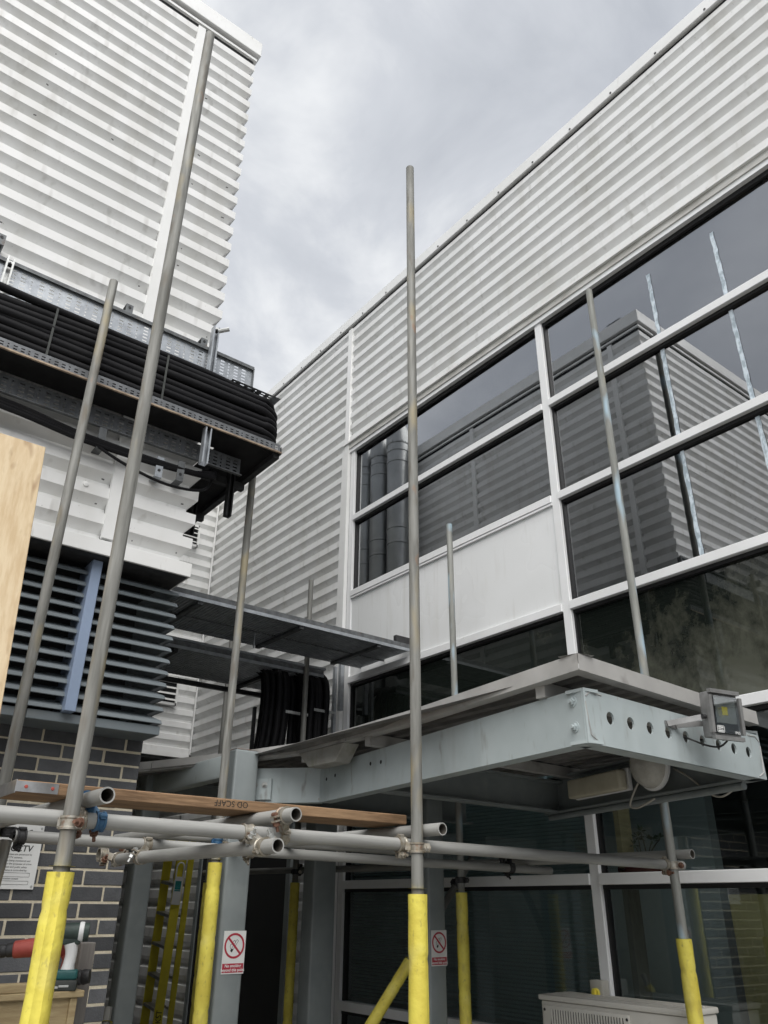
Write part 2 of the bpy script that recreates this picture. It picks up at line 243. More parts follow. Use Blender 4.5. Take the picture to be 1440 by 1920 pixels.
# ------------------------------------------------------------------ mesh helpers
def V(*a): return Vector(a if len(a) == 3 else a[0])
class MB:
    def __init__(s): s.v = []; s.f = []; s.sm = []
    def add(s, vs, fs, smooth=False):
        b = len(s.v); s.v += [Vector(q) for q in vs]; s.f += [tuple(i+b for i in f) for f in fs]; s.sm += [smooth]*len(fs); return s
    def box(s, x0, x1, y0, y1, z0, z1):
        return s.add([(x0,y0,z0),(x1,y0,z0),(x1,y1,z0),(x0,y1,z0),(x0,y0,z1),(x1,y0,z1),(x1,y1,z1),(x0,y1,z1)],
            [(3,2,1,0),(4,5,6,7),(0,1,5,4),(1,2,6,5),(2,3,7,6),(3,0,4,7)])
    def obox(s, c, a, b, d):            # centre and three half-axis vectors
        c, a, b, d = V(c), V(a), V(b), V(d)
        P = [c+a*i+b*j+d*k for k in (-1,1) for i, j in ((-1,-1),(1,-1),(1,1),(-1,1))]
        return s.add(P, [(3,2,1,0),(4,5,6,7),(0,1,5,4),(1,2,6,5),(2,3,7,6),(3,0,4,7)])
    def bar(s, p0, p1, w, h, upv=(0,0,1)):   # rectangular bar: w sideways, h along upv
        p0, p1 = V(p0), V(p1); d = (p1-p0); L = d.length; d.normalize(); u = V(upv); sd_ = d.cross(u).normalized(); u = sd_.cross(d)
        return s.obox((p0+p1)/2, d*L/2, sd_*w/2, u*h/2)
    def frame(s, d):
        d = V(d).normalized(); a = Vector((0,0,1)) if abs(d.z) < 0.9 else Vector((1,0,0)); x = d.cross(a).normalized(); return x, d.cross(x)
    def cyl(s, p0, p1, r0, r1=None, n=16, caps=True, smooth=True):
        p0, p1 = V(p0), V(p1); r1 = r0 if r1 is None else r1; x, y = s.frame(p1-p0); vs = []
        for p, r in ((p0, r0), (p1, r1)):
            for i in range(n):
                t = 2*math.pi*i/n; vs.append(p+x*r*math.cos(t)+y*r*math.sin(t))
        s.add(vs, [(i, i+n, (i+1)%n+n, (i+1)%n) for i in range(n)], smooth)
        if caps:
            s.add(vs[:n], [tuple(range(n))]); s.add(vs[n:], [tuple(reversed(range(n)))])
        return s
    def pipe(s, pts, r, n=8, cap=True, rs=None):
        pts = [V(p) for p in pts]; vs = []; px = None
        for k, p in enumerate(pts):
            d = (pts[min(k+1, len(pts)-1)]-pts[max(k-1, 0)]).normalized()
            if px is None: x, _ = s.frame(d)
            else: x = (px-d*px.dot(d)).normalized()
            px = x; y = d.cross(x); rr = rs[k] if rs else r
            for i in range(n):
                t = 2*math.pi*i/n; vs.append(p+x*rr*math.cos(t)+y*rr*math.sin(t))
        m = len(pts); fs = [(k*n+i, k*n+(i+1)%n, (k+1)*n+(i+1)%n, (k+1)*n+i) for k in range(m-1) for i in range(n)]
        s.add(vs, fs, True)
        if cap: s.add(vs[:n], [tuple(reversed(range(n)))]); s.add(vs[-n:], [tuple(range(n))])
        return s
    def lathe(s, c, axis, prof, n=24, smooth=True):   # prof: (radius, distance along axis)
        c = V(c); d = V(axis).normalized(); x, y = s.frame(d); vs = []
        for r, h in prof:
            for i in range(n):
                t = 2*math.pi*i/n; vs.append(c+d*h+x*r*math.cos(t)+y*r*math.sin(t))
        return s.add(vs, [(k*n+i, k*n+(i+1)%n, (k+1)*n+(i+1)%n, (k+1)*n+i) for k in range(len(prof)-1) for i in range(n)], smooth)
    def prism(s, poly, ext):
        n = len(poly); e = V(ext); a = [V(p) for p in poly]; b = [p+e for p in a]
        return s.add(a+b, [tuple(reversed(range(n))), tuple(range(n, 2*n))]+[(i, (i+1)%n, (i+1)%n+n, i+n) for i in range(n)])
    def sweep(s, prof, path, closed=False):          # prof: (outward, z); path: plan points, outward = right of travel
        P = [Vector((p[0], p[1])) for p in path]; vs = []
        dirs = [(P[i+1]-P[i]).normalized() for i in range(len(P)-1)]; nr = [Vector((d.y, -d.x)) for d in dirs]
        off = []
        for i in range(len(P)):
            if i == 0: o = nr[0]
            elif i == len(P)-1: o = nr[-1]
            else: o = (nr[i-1]+nr[i]); o = o/(o.dot(nr[i]))
            off.append(o)
        for d, z in prof:
            for p, o in zip(P, off): q = p+o*d; vs.append((q.x, q.y, z))
        m = len(P); k = len(prof); fs = []
        for a in range(k if closed else k-1):
            b = (a+1) % k
            for i in range(m-1): fs.append((a*m+i, a*m+i+1, b*m+i+1, b*m+i))
        if closed: fs += [tuple(a*m for a in reversed(range(k))), tuple(a*m+m-1 for a in range(k))]
        return s.add(vs, fs)
    def grid_holes(s, o, ux, uy, xs, ys, hole):       # sheet of quads, leaving out the cells for which hole(i,j)
        o, ux, uy = V(o), V(ux), V(uy); nx = len(xs); vs = [o+ux*x+uy*y for y in ys for x in xs]
        fs = [(j*nx+i, j*nx+i+1, (j+1)*nx+i+1, (j+1)*nx+i) for j in range(len(ys)-1) for i in range(nx-1) if not hole(i, j)]
        return s.add(vs, fs)

ORG = {}
def fill(me, mb, org, bevel=0, seg=1):
    me.from_pydata([tuple(v-org) for v in mb.v], [], mb.f)
    for p, sm in zip(me.polygons, mb.sm): p.use_smooth = sm
    if bevel:
        bm = bmesh.new(); bm.from_mesh(me); bmesh.ops.remove_doubles(bm, verts=bm.verts, dist=1e-5)
        es = [e_ for e_ in bm.edges if len(e_.link_faces) == 2 and e_.calc_face_angle(0) > 0.5]
        bmesh.ops.bevel(bm, geom=es, offset=bevel, segments=seg, affect='EDGES', clamp_overlap=True, profile=0.5)
        bm.to_mesh(me); bm.free()
        if seg > 1:
            for p in me.polygons: p.use_smooth = True
    if any(p.use_smooth for p in me.polygons): me.set_sharp_from_angle(angle=R(40))
    me.update()
def obj(name, mb, m, parent=None, bevel=0, seg=1, base=None):
    me = bpy.data.meshes.new(name)
    if parent is not None: org = ORG[parent.name]
    elif base is not None: org = V(base)
    else:
        xs = [v.x for v in mb.v]; ys = [v.y for v in mb.v]; zs = [v.z for v in mb.v]
        org = Vector(((min(xs)+max(xs))/2, (min(ys)+max(ys))/2, min(zs)))
    fill(me, mb, org, bevel, seg)
    me.materials.append(MAT[m] if isinstance(m, str) else m)
    o = bpy.data.objects.new(name, me); COL.objects.link(o)
    if parent is not None: o.parent = parent
    else: o.location = org
    ORG[o.name] = org; return o
def tag(o, label, cat, group=None):
    o['label'] = label; o['category'] = cat
    if group: o['group'] = group
    return o
def thing(name, label, cat, loc, group=None):
    o = bpy.data.objects.new(name, None); COL.objects.link(o); o.location = loc; o.empty_display_size = 0.1; ORG[o.name] = V(loc); return tag(o, label, cat, group)
def struct(o): o['kind'] = 'structure'; return o
def stuff(o): o['kind'] = 'stuff'; return o
def inst(src, parent, delta):                         # one more copy of a piece, sharing its mesh
    c = src.copy(); COL.objects.link(c); c.parent = parent; c.location = src.location+V(delta); ORG[c.name] = ORG[src.name]+V(delta); return c
def text(name, s, size, loc, xdir, ydir, m, parent, ext=0.0006, align='LEFT', shear=0, bold=0):
    cu = bpy.data.curves.new(name, 'FONT'); cu.body = s; cu.size = size; cu.align_x = align; cu.extrude = ext; cu.shear = shear; cu.offset = bold; cu.resolution_u = 3
    t = bpy.data.objects.new(name, cu); me = bpy.data.meshes.new_from_object(t); bpy.data.objects.remove(t); bpy.data.curves.remove(cu)
    X, Y = V(xdir).normalized(), V(ydir).normalized(); Z = X.cross(Y); L = V(loc); org = ORG[parent.name]
    for v in me.vertices: v.co = L+X*v.co.x+Y*v.co.y+Z*v.co.z-org
    me.name = name; me.materials.append(MAT[m]); o = bpy.data.objects.new(name, me); COL.objects.link(o); o.parent = parent; ORG[o.name] = org; return o
def disc_ring(mb, c, X, Y, r0, r1, n=32, lift=0):
    c, X, Y = V(c), V(X), V(Y); Zn = X.cross(Y); c = c+Zn*lift
    vs = [c+X*r*math.cos(2*math.pi*i/n)+Y*r*math.sin(2*math.pi*i/n) for r in (r0, r1) for i in range(n)]
    return mb.add(vs, [(i, i+n, (i+1)%n+n, (i+1)%n) for i in range(n)])

# ================================================================== SETTING
g = MB(); g.add([(-400,-400,0),(400,-400,0),(400,400,0),(-400,400,0)], [(0,1,2,3)])
struct(obj('ground', g, 'ground', base=(0,0,0)))

def trap(z0, z1, pitch=0.16, depth=0.047, crest=0.066, top=0.020, tro=0.022, phase=0.0):
    """trapezoidal sheet profile from z0 to z1: crest at 0, trough at -depth"""
    pts = []; z = z0-phase
    und = pitch-crest-top-tro
    seq = []
    while z < z1+pitch:
        seq += [(0, z), (0, z+crest), (-depth, z+crest+top), (-depth, z+crest+top+tro)]; z += pitch
    out = []
    for a, b in zip(seq, seq[1:]):
        for q in (a, b):
            pass
    for i, (d, zz) in enumerate(seq):
        if zz < z0 or zz > z1:
            if i+1 < len(seq) and zz < z0 < seq[i+1][1]:
                t = (z0-zz)/(seq[i+1][1]-zz); out.append((d+(seq[i+1][0]-d)*t, z0))
            if i > 0 and zz > z1 > seq[i-1][1]:
                p = seq[i-1]; t = (z1-p[1])/(zz-p[1]); out.append((p[0]+(d-p[0])*t, z1))
            continue
        out.append((d, zz))
    return out

# ---------------------------------------------------------------- left building: white cladding over louvres over slate brick
LB = thing('plant_building', 'white corrugated building on the left with slate blue louvres above dark brick', 'building', (-2, 4.4, 0))
YF, XE = 4.03, 1.69
core = obj('wall_core', MB().box(-6, 1.58, 4.14, 9.4, 3.36, 8.1), 'interior', LB)
prof = trap(3.385, 8.04, phase=0.064)
obj('cladding_sheet', MB().sweep(prof, [(-6, YF), (1.163, YF)]), 'clad', LB)
obj('cladding_sheet', MB().sweep(prof, [(1.217, YF), (XE, YF), (XE, 4.44)]), 'clad', LB)
obj('cladding_sheet', MB().sweep(prof, [(XE, 4.50), (XE, 6.98)]), 'clad', LB)
obj('cladding_sheet', MB().sweep(prof, [(XE, 7.04), (XE, 9.50)]), 'clad', LB)
obj('joint_strip', MB().box(1.158, 1.222, 4.020, 4.05, 3.40, 8.05), 'trim', LB)
obj('joint_strip', MB().box(XE-0.03, XE+0.012, 4.435, 4.505, 3.40, 8.05), 'trim', LB)
obj('joint_strip', MB().box(XE-0.03, XE+0.012, 6.975, 7.045, 3.40, 8.05), 'trim', LB)
def band(name, m, d0, d1, z0, z1, path, parent, bevel=0.0):
    return obj(name, MB().sweep([(d0, z0), (d1, z0), (d1, z1), (d0, z1)], path, closed=True), m, parent, bevel)
Lpath = [(-6, YF), (XE, YF), (XE, 9.5)]
band('drip_flashing', 'trim', -0.12, 0.012, 3.30, 3.384, Lpath, LB, 0.002)
band('coping_recess', 'dark', -0.10, -0.015, 8.04, 8.15, Lpath, LB)
band('coping_lip', 'trim', -0.06, 0.008, 8.085, 8.112, Lpath, LB)
band('coping', 'trim', -0.45, 0.032, 8.15, 8.325, Lpath, LB, 0.004)
obj('roof_deck', MB().box(-6, 1.3, 4.4, 9.4, 8.1, 8.2), 'asphaltcap', LB)
# fixings: small screw heads dotted along the crests
sc = MB()
for k in range(29):
    zc = 3.395+0.035+0.16*k
    for x in (-0.3, 0.25, 0.72, 1.10, 1.33, 1.60):
        if random.random() < 0.16: sc.cyl((x+random.uniform(-.02, .02), 4.031, zc), (x, 4.027, zc), 0.004, n=6, smooth=False)
stuff(obj('screw_heads', sc, 'greyprint', LB))
for x, z in ((1.02, 3.69), (0.35, 3.80)):
    obj('button_fixing', MB().lathe((x, 4.03, z), (0, -1, 0), [(0.017, 0), (0.015, 0.007), (0.0005, 0.010)], 14), 'trim', LB)

# louvres
LV = obj('louvre_bank', MB().box(-6, 1.52, 4.31, 4.34, 2.44, 3.36), 'dark', LB)
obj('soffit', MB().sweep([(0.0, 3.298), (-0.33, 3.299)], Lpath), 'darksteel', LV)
def blade_prof(z): return [(0, z), (0.003, z+0.003), (0.001, z+0.006), (-0.004, z+0.0215), (-0.080, z+0.062), (-0.083, z+0.058), (-0.012, z+0.018), (-0.008, z+0.002)]
YB = 4.152
b1 = b2 = None; nb = 12; pit = 0.0675
for k in range(nb):
    dz = pit*k
    if k == 0:
        b1 = obj('louvre_blade', MB().sweep(blade_prof(2.475), [(-6, YB), (1.163, YB)], closed=True), 'louvre', LV)
        b2 = obj('louvre_blade', MB().sweep(blade_prof(2.475), [(1.217, YB), (1.700, YB), (1.700, 6.2)], closed=True), 'louvre', LV)
    else: inst(b1, LV, (0, 0, dz)); inst(b2, LV, (0, 0, dz))
obj('louvre_mullion', MB().box(1.162, 1.218, 4.105, 4.32, 2.467, 3.297), 'louvremul', LV, 0.003)
obj('louvre_mullion', MB().box(-1.30, -1.245, 4.105, 4.32, 2.467, 3.297), 'louvremul', LV, 0.003)
for x0, x1 in ((-6, 0.997), (1.0, 1.702)):
    obj('sill', MB().box(x0, x1, 4.168, 4.43, 2.418, 2.466), 'louvre', LV, 0.003)

# slate brickwork: every brick that shows is a piece of its own
BW = obj('brick_wall', MB().box(-6, 1.704, 4.4028, 6.2, 0, 2.418), 'mortar', LB)
src = {}
def brick(x0, x1, k, parent):
    z0 = 1.607+0.075*k; L = round(x1-x0, 3)
    j = (random.uniform(-.0015, .0015), random.uniform(-.002, .002), random.uniform(-.0012, .0012))
    key = (L)
    if key not in src:
        src[key] = (obj('brick', MB().box(x0, x1, 4.400, 4.46, z0, z0+0.065), 'brick', parent, 0.003), x0, z0)
    else:
        o, sx, sz = src[key]; inst(o, parent, (x0-sx+j[0], j[1], z0-sz+j[2]))
far = MB()
for k in range(-21, 11):
    z0 = 1.607+0.075*k
    if z0 < 0.01 or z0+0.060 > 2.43: continue
    offs = 1.274 if k % 2 else 1.274+0.1125
    n0 = -34
    for q in range(n0, 4):
        x0 = offs+0.225*q+0.005; x1 = x0+0.215
        if x0 > 1.70: continue
        x1 = min(x1, 1.708)
        if x1-x0 < 0.05: continue
        if x1 > 0.62 and z0 > 0.85: brick(x0, x1, k, BW)
        else: far.box(max(x0, -6), x1, 4.4, 4.45, z0, z0+0.065) if x1 > -6 else None
stuff(obj('brickwork_beyond', far, 'brick', BW))

# ---------------------------------------------------------------- right building: curtain wall with white cladding over
RB = thing('office_building', 'white corrugated office building on the right with a grid of dark tinted windows', 'building', (5.5, 4, 0))
XC = 4.33
pr = trap(6.335, 7.99)
obj('cladding_sheet', MB().sweep(pr, [(XC, 6.222), (XC, -6)]), 'clad', RB)
obj('cladding_sheet', MB().sweep(trap(0.02, 7.99, phase=0.075), [(XC, 9.60), (XC, 6.285)]), 'clad', RB)
obj('cladding_sheet', MB().sweep(trap(0.02, 3.2, pitch=0.205, crest=0.09, top=0.03, tro=0.04, depth=0.05), [(XC, 16.0), (XC, 9.56)]), 'cladlow', RB)
obj('joint_strip', MB().box(XC-0.014, XC+0.03, 6.218, 6.290, 0.02, 7.99), 'trim', RB)
obj('joint_strip', MB().box(XC-0.004, XC+0.03, 6.291, 6.345, 0.02, 6.27), 'trim', RB)
Rpath = [(XC, 16), (XC, -6)]
band('coping_recess', 'dark', -0.20, -0.012, 7.98, 8.035, [(XC, 9.53), (XC, -6)], RB)
band('coping', 'trim', -0.35, 0.030, 8.032, 8.165, [(XC, 9.6), (XC, -6)], RB, 0.003)
s2 = MB()
for y in [9.2-0.46*k for k in range(24)]: s2.cyl((XC-0.029, y, 8.055), (XC-0.036, y, 8.055), 0.010, n=8, smooth=False)
stuff(obj('screw_heads', s2, 'greyprint', RB))
Wp = [(XC, 6.305), (XC, -6)]
band('drip_flashing', 'trim', -0.05, 0.030, 6.300, 6.318, Wp, RB)
band('drip_flashing', 'dirtytrim', -0.06, 0.006, 6.236, 6.299, Wp, RB)
band('head_frame', 'frame', -0.06, -0.006, 6.190, 6.235, Wp, RB)
band('head_gasket_shade', 'gasket_shade', -0.07, -0.045, 6.150, 6.1895, Wp, RB)  # dark strip painted in as the shadow line below the head frame
obj('upper_core', MB().box(4.42, 9, -6, 9.5, 6.33, 8.0), 'interior', RB)
# end wall bridging across at the back, above the passage
prb = trap(3.28, 7.99)
obj('end_wall', MB().sweep(prb, [(XE+0.02, 9.53), (XC+0.10, 9.53)]), 'clad', RB)
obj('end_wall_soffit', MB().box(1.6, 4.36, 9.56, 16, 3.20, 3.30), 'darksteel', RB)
obj('passage_end', MB().box(1.2, 4.4, 16, 16.2, 0, 3.3), 'interior', RB)
obj('end_wall_flashing', MB().box(1.6, 4.32, 9.522, 9.57, 3.235, 3.285), 'trim', RB)
obj('corner_strip', MB().box(XC-0.022, XC-0.006, 9.50, 9.524, 3.28, 8.0), 'trim', RB)
obj('passage_wall', MB().box(1.2, 1.6, 6.2, 16, 0, 3.3), 'cladlow', RB)

GX, FX = 4.402, 4.352
MULY = [6.17, 3.41, 0.65, -2.11]
TZ = [0.865, 1.757, 2.660, 3.560, 4.462, 5.335]
for y in MULY:
    obj('mullion', MB().box(FX, 4.44, y-0.036, y+0.036, 0.02, 6.19), 'frame', RB, 0.003)
    for s_ in (-1, 1): obj('gasket_shade', MB().box(4.38, 4.43, y+s_*0.0365, y+s_*0.052, 0.02, 6.19) if s_ > 0 else MB().box(4.38, 4.43, y-0.052, y-0.0365, 0.02, 6.19), 'gasket_shade', RB)
pane_rng = random.Random(12)
bays = [(6.17, 3.41), (3.41, 0.65), (0.65, -2.11)]
for bi, (ya, yb) in enumerate(bays):
    y0, y1 = yb+0.037, ya-0.037
    for zi, z in enumerate(TZ):
        h = 0.032
        obj('transom', MB().box(FX-0.012, 4.44, y0, y1, z-h, z+h), 'frame', RB, 0.003)
        obj('gasket_shade', MB().box(4.376, 4.43, y0, y1, z-h-0.026, z-h-0.0005), 'gasket_shade', RB)  # gasket strip widened in black to stand for the transom's shadow
        za, zb = ([0.05]+TZ)[zi]+h, z-h-0.026
    edges = [0.02]+TZ+[6.186]
    for zi in range(7):
        za, zb = edges[zi]+0.032, edges[zi+1]-0.032
        if zi == 6: zb = 6.155
        if bi == 0 and zi == 4:
            obj('infill_panel', MB().box(4.366, 4.40, y0, y1, za-0.0, zb+0.0), 'panel', RB, 0.002)
            continue
        m = 'spandrel' if zi == 3 else ('glass' if zi >= 4 else 'glasslow')
        pn = MB().box(GX+0.002, GX+0.008, y0, y1, za, zb)
        ta, tb = pane_rng.uniform(-.0016, .0016), pane_rng.uniform(-.0016, .0016)
        for v in pn.v: v.x += ta*(1 if v.y > (y0+y1)/2 else -1)+tb*(1 if v.z > (za+zb)/2 else -1)
        obj('window_pane', pn, m, RB)
# shallow drip under the infill panel and joint in it
obj('panel_drip', MB().box(4.345, 4.39, 3.446, 6.133, 4.408, 4.424), 'frame', RB)
# rooms behind the glass
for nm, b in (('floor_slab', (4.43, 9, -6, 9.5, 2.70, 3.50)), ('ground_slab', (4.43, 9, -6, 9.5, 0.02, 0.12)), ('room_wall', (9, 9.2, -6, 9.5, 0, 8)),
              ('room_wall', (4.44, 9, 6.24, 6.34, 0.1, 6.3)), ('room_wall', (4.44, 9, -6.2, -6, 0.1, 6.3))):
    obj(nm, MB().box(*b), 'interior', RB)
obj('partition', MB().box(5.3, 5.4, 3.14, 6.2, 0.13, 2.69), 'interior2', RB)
obj('window_sill', MB().box(4.44, 4.68, -2, 3.37, 1.74, 1.79), 'interior2', RB)
obj('window_reveal', MB().box(4.50, 4.62, 3.285, 3.325, 1.79, 2.66), 'bench', RB)
obj('window_reveal', MB().box(4.50, 4.62, 3.285, 3.325, 0.9, 1.70), 'greywood', RB)
fr_ = random.Random(3)
for yc in (2.335, 1.795):         # strips of pale protective film left on the outside of the panes
    for za, zb in ((5.375, 6.00), (4.50, 5.268), (3.60, 4.395)):
        st_ = MB(); vs = []; n_ = 14
        for i in range(n_+1):
            z = za+(zb-za)*i/n_; w0, w1 = 0.016+fr_.uniform(-.004, .003), 0.016+fr_.uniform(-.004, .003)
            vs += [(4.4005, yc-w0, z), (4.4005, yc+w1, z)]
        st_.add(vs, [(2*i, 2*i+1, 2*i+3, 2*i+2) for i in range(n_)]); obj('film_strip', st_, 'film', RB)
# blinds in the lower windows of the far bay (one slatted blind per window)
for z0, z1 in ((0.92, 1.70), (1.81, 2.60)):
    bl = MB(); z = z1
    while z > z0:
        bl.add([(4.455, 3.46, z), (4.455, 6.12, z), (4.478, 6.12, z-0.017), (4.478, 3.46, z-0.017)], [(0,1,2,3)]); z -= 0.0245
    stuff(obj('window_blind', bl, 'slat', RB))
# dark double door and its frame in the cladding beyond the windows
DR = obj('door', MB().box(4.285, 4.32, 6.95, 8.75, 0.02, 2.25), 'dark', RB)
obj('door_frame', MB().box(4.27, 4.325, 6.88, 6.949, 0.02, 2.33), 'post', DR)
obj('door_frame', MB().box(4.27, 4.325, 8.751, 8.82, 0.02, 2.33), 'post', DR)
obj('meeting_stile', MB().box(4.275, 4.284, 7.83, 7.87, 0.02, 2.25), 'darksteel', DR)
# two louvred vents on the end wall
for (x0, x1, z0, z1) in ((3.80, 4.03, 6.10, 6.37), (3.66, 4.01, 3.88, 4.18)):
    vt = obj('vent', MB().box(x0, x1, 9.47, 9.53, z0, z1), 'dark', RB)
    for a, b, c, d in ((x0-.02, x1+.02, z1, z1+.03), (x0-.02, x1+.02, z0-.03, z0), (x0-.03, x0, z0-.03, z1+.03), (x1, x1+.03, z0-.03, z1+.03)):
        obj('vent_frame', MB().box(a, b, 9.455, 9.53, c, d), 'trim', vt)
    n_ = 4
    for k in range(n_):
        zc = z0+(k+0.55)*(z1-z0)/n_
        obj('vent_slat', MB().obox(((x0+x1)/2, 9.46, zc), ((x1-x0)/2, 0, 0), (0, 0.028, 0.022), (0, 0.002, -0.002)), 'trim', vt)

# ================================================================== CANOPY
CAN = thing('canopy', 'grey blue steel canopy with bolted beams and worn roof edge in front of the office', 'canopy', (3.3, 3.6, 0))
ZB0, ZB1 = 2.13, 2.33
def chan(p0, p1, z0, z1, toe, fl=0.075, tw=0.009, tf=0.012):
    """channel section: web along p0-p1, flanges towards `toe`"""
    mb = MB(); a, b = Vector((p0[0], p0[1], 0)), Vector((p1[0], p1[1], 0)); d = (b-a).normalized(); nrm = Vector((d.y, -d.x, 0))
    if nrm.dot(Vector((*toe, 0))) < 0: nrm = -nrm
    mid = (a+b)/2; L = (b-a).length/2
    mb.obox(mid+nrm*tw/2+Vector((0,0,(z0+z1)/2)), d*L, nrm*tw/2, Vector((0,0,(z1-z0)/2)))
    for z in (z0+tf/2, z1-tf/2): mb.obox(mid+nrm*(tw+0.0002+(fl-tw)/2)+Vector((0,0,z)), d*L, nrm*(fl-tw)/2, Vector((0,0,tf/2)))
    return mb
C0, RR, QQ, KK, AA = (2.35, 1.805), (3.70, 1.86), (4.22, 3.58), (2.655, 4.0), (2.365, 4.33)
# front beam with a row of round holes
fb = MB(); fd = (Vector(RR)-Vector(C0)); FL = fd.length; fd = Vector((fd.x, fd.y, 0)).normalized(); fn = Vector((fd.y, -fd.x, 0))
def fpt(s, z, o=0.0): return Vector((C0[0], C0[1], 0))+fd*s+fn*o+Vector((0,0,z))
hs_ = [0.155+0.1335*i for i in range(9)]; cuts = [0.0]+[h-0.045 for h in hs_]
hz_, hr = 2.238, 0.0245; NS = 16
def plate(mb, o):
    xs = [0.0]
    for h in hs_: xs += [h-0.034, h+0.034]
    xs += [FL]
    for i in range(0, len(xs)-1):
        if i % 2 == 0:
            mb.add([fpt(xs[i], ZB0, o), fpt(xs[i+1], ZB0, o), fpt(xs[i+1], ZB1, o), fpt(xs[i], ZB1, o)], [(0,1,2,3)])
        else:
            h = (xs[i]+xs[i+1])/2
            mb.add([fpt(xs[i], ZB0, o), fpt(xs[i+1], ZB0, o), fpt(xs[i+1], hz_-0.034, o), fpt(xs[i], hz_-0.034, o)], [(0,1,2,3)])
            mb.add([fpt(xs[i], hz_+0.034, o), fpt(xs[i+1], hz_+0.034, o), fpt(xs[i+1], ZB1, o), fpt(xs[i], ZB1, o)], [(0,1,2,3)])
            ring, sq = [], []
            for k in range(NS):
                t = 2*math.pi*(k+0.5)/NS; c, s_ = math.cos(t), math.sin(t); q = max(abs(c), abs(s_))
                ring.append(fpt(h+hr*c, hz_+hr*s_, o)); sq.append(fpt(h+0.034*c/q, hz_+0.034*s_/q, o))
            # square corners
            mb.add(ring+sq, [(k, k+NS, (k+1)%NS+NS, (k+1)%NS) for k in range(NS)])
            for (cx, cz) in ((1,1),(-1,1),(-1,-1),(1,-1)):
                cn = fpt(h+0.034*cx, hz_+0.034*cz, o); near = sorted(range(NS), key=lambda k: (sq[k]-cn).length)[:2]
                mb.add([cn, sq[near[0]], sq[near[1]]], [(0,1,2)])
plate(fb, 0.0); plate(fb, -0.009)
for h in hs_:
    for k in range(NS):
        t0, t1 = 2*math.pi*k/NS, 2*math.pi*(k+1)/NS
        a = [(math.cos(t), math.sin(t)) for t in (t0, t1)]
        fb.add([fpt(h+hr*a[0][0], hz_+hr*a[0][1], 0), fpt(h+hr*a[1][0], hz_+hr*a[1][1], 0), fpt(h+hr*a[1][0], hz_+hr*a[1][1], -0.009), fpt(h+hr*a[0][0], hz_+hr*a[0][1], -0.009)], [(0,1,2,3)])
for z in (ZB0+0.006, ZB1-0.006): fb.obox(fpt(FL/2, z, -0.045), fd*FL/2, fn*0.036, Vector((0,0,0.006)))
FB = obj('front_beam', fb, 'canopy', CAN)
for sgn, s0 in ((1, 0.05), (-1, FL-0.05)):       # weld lines near the beam ends
    w_ = MB(); w_.pipe([fpt(s0+sgn*0.06, ZB1-0.013, 0.001), fpt(s0-sgn*0.01, ZB1-0.010, 0.001), fpt(s0-sgn*0.04, ZB1-0.03, 0.001)], 0.003, 5)
    w_.pipe([fpt(s0-sgn*0.045, ZB0+0.15, 0.001), fpt(s0-sgn*0.03, ZB0+0.03, 0.001), fpt(s0+sgn*0.02, ZB0+0.008, 0.001)], 0.003, 5); obj('weld', w_, 'fascia', FB)
ldv = Vector((KK[0]-C0[0], KK[1]-C0[1], 0)).normalized(); c0v = Vector((*C0, 0))
obj('corner_plate', MB().prism([c0v+Vector((0.0005,0.0005,ZB0-0.0015)), c0v+fd*0.10+Vector((0,0.001,ZB0-0.0015)), c0v+ldv*0.10+Vector((0.001,0,ZB0-0.0015))], (0,0,0.012)), 'canopy', CAN)
LBm = obj('left_beam', chan(C0, KK, ZB0, ZB1, (1, 0)), 'canopy', CAN)
obj('return_beam', chan((KK[0]+0.003, KK[1]+0.004), AA, ZB0+0.002, ZB1-0.002, (1, 1)), 'canopy', CAN)
obj('right_beam', chan(RR, QQ, ZB0, ZB1+0.02, (-1, 0.2)), 'post', CAN)
cross = obj('cross_beam', chan((2.62, 3.45), (4.19, 3.52), ZB0+0.003, ZB1-0.003, (0, -1)), 'post', CAN)
obj('cross_beam', chan((2.75, 4.35), (4.25, 4.45), ZB0+0.003, ZB1-0.003, (0, -1)), 'post', CAN)
obj('cross_beam', chan((2.2, 5.65), (4.25, 5.7), ZB0+0.06, ZB1+0.06, (0, -1)), 'post', CAN)
ab_ = MB(); ab_.bar((2.255, 4.33, 2.335), (2.255, 5.62, 2.335), 0.09, 0.135); obj('back_beam', ab_, 'canopy', CAN, 0.018, 2)
ld = Vector((KK[0]-C0[0], KK[1]-C0[1], 0)).normalized(); ln = Vector((-ld.y, ld.x, 0))
def lpt(s, z, o=0): return Vector((C0[0], C0[1], 0))+ld*s+ln*o+Vector((0,0,z))
def hexbolt(mb, c, n, r=0.014, h=0.012):
    mb.cyl(c, V(c)+V(n)*h, r, n=6, smooth=False); mb.cyl(c, V(c)+V(n)*0.003, r*1.5, n=14); mb.cyl(V(c)+V(n)*h, V(c)+V(n)*(h+0.010), r*0.55, n=8)
for s_, z in ((0.06, 2.288), (0.06, 2.195)):
    mb = MB(); hexbolt(mb, lpt(s_, z), ln); obj('bolt', mb, 'canopy', LBm)
for s_, z in ((1.50, 2.262), (1.61, 2.268), (2.02, 2.258), (2.13, 2.250)):
    obj('bolt_hole', MB().cyl(lpt(s_, z, 0.0008), lpt(s_, z, 0.0012), 0.010, n=12), 'gasket_shade', LBm)
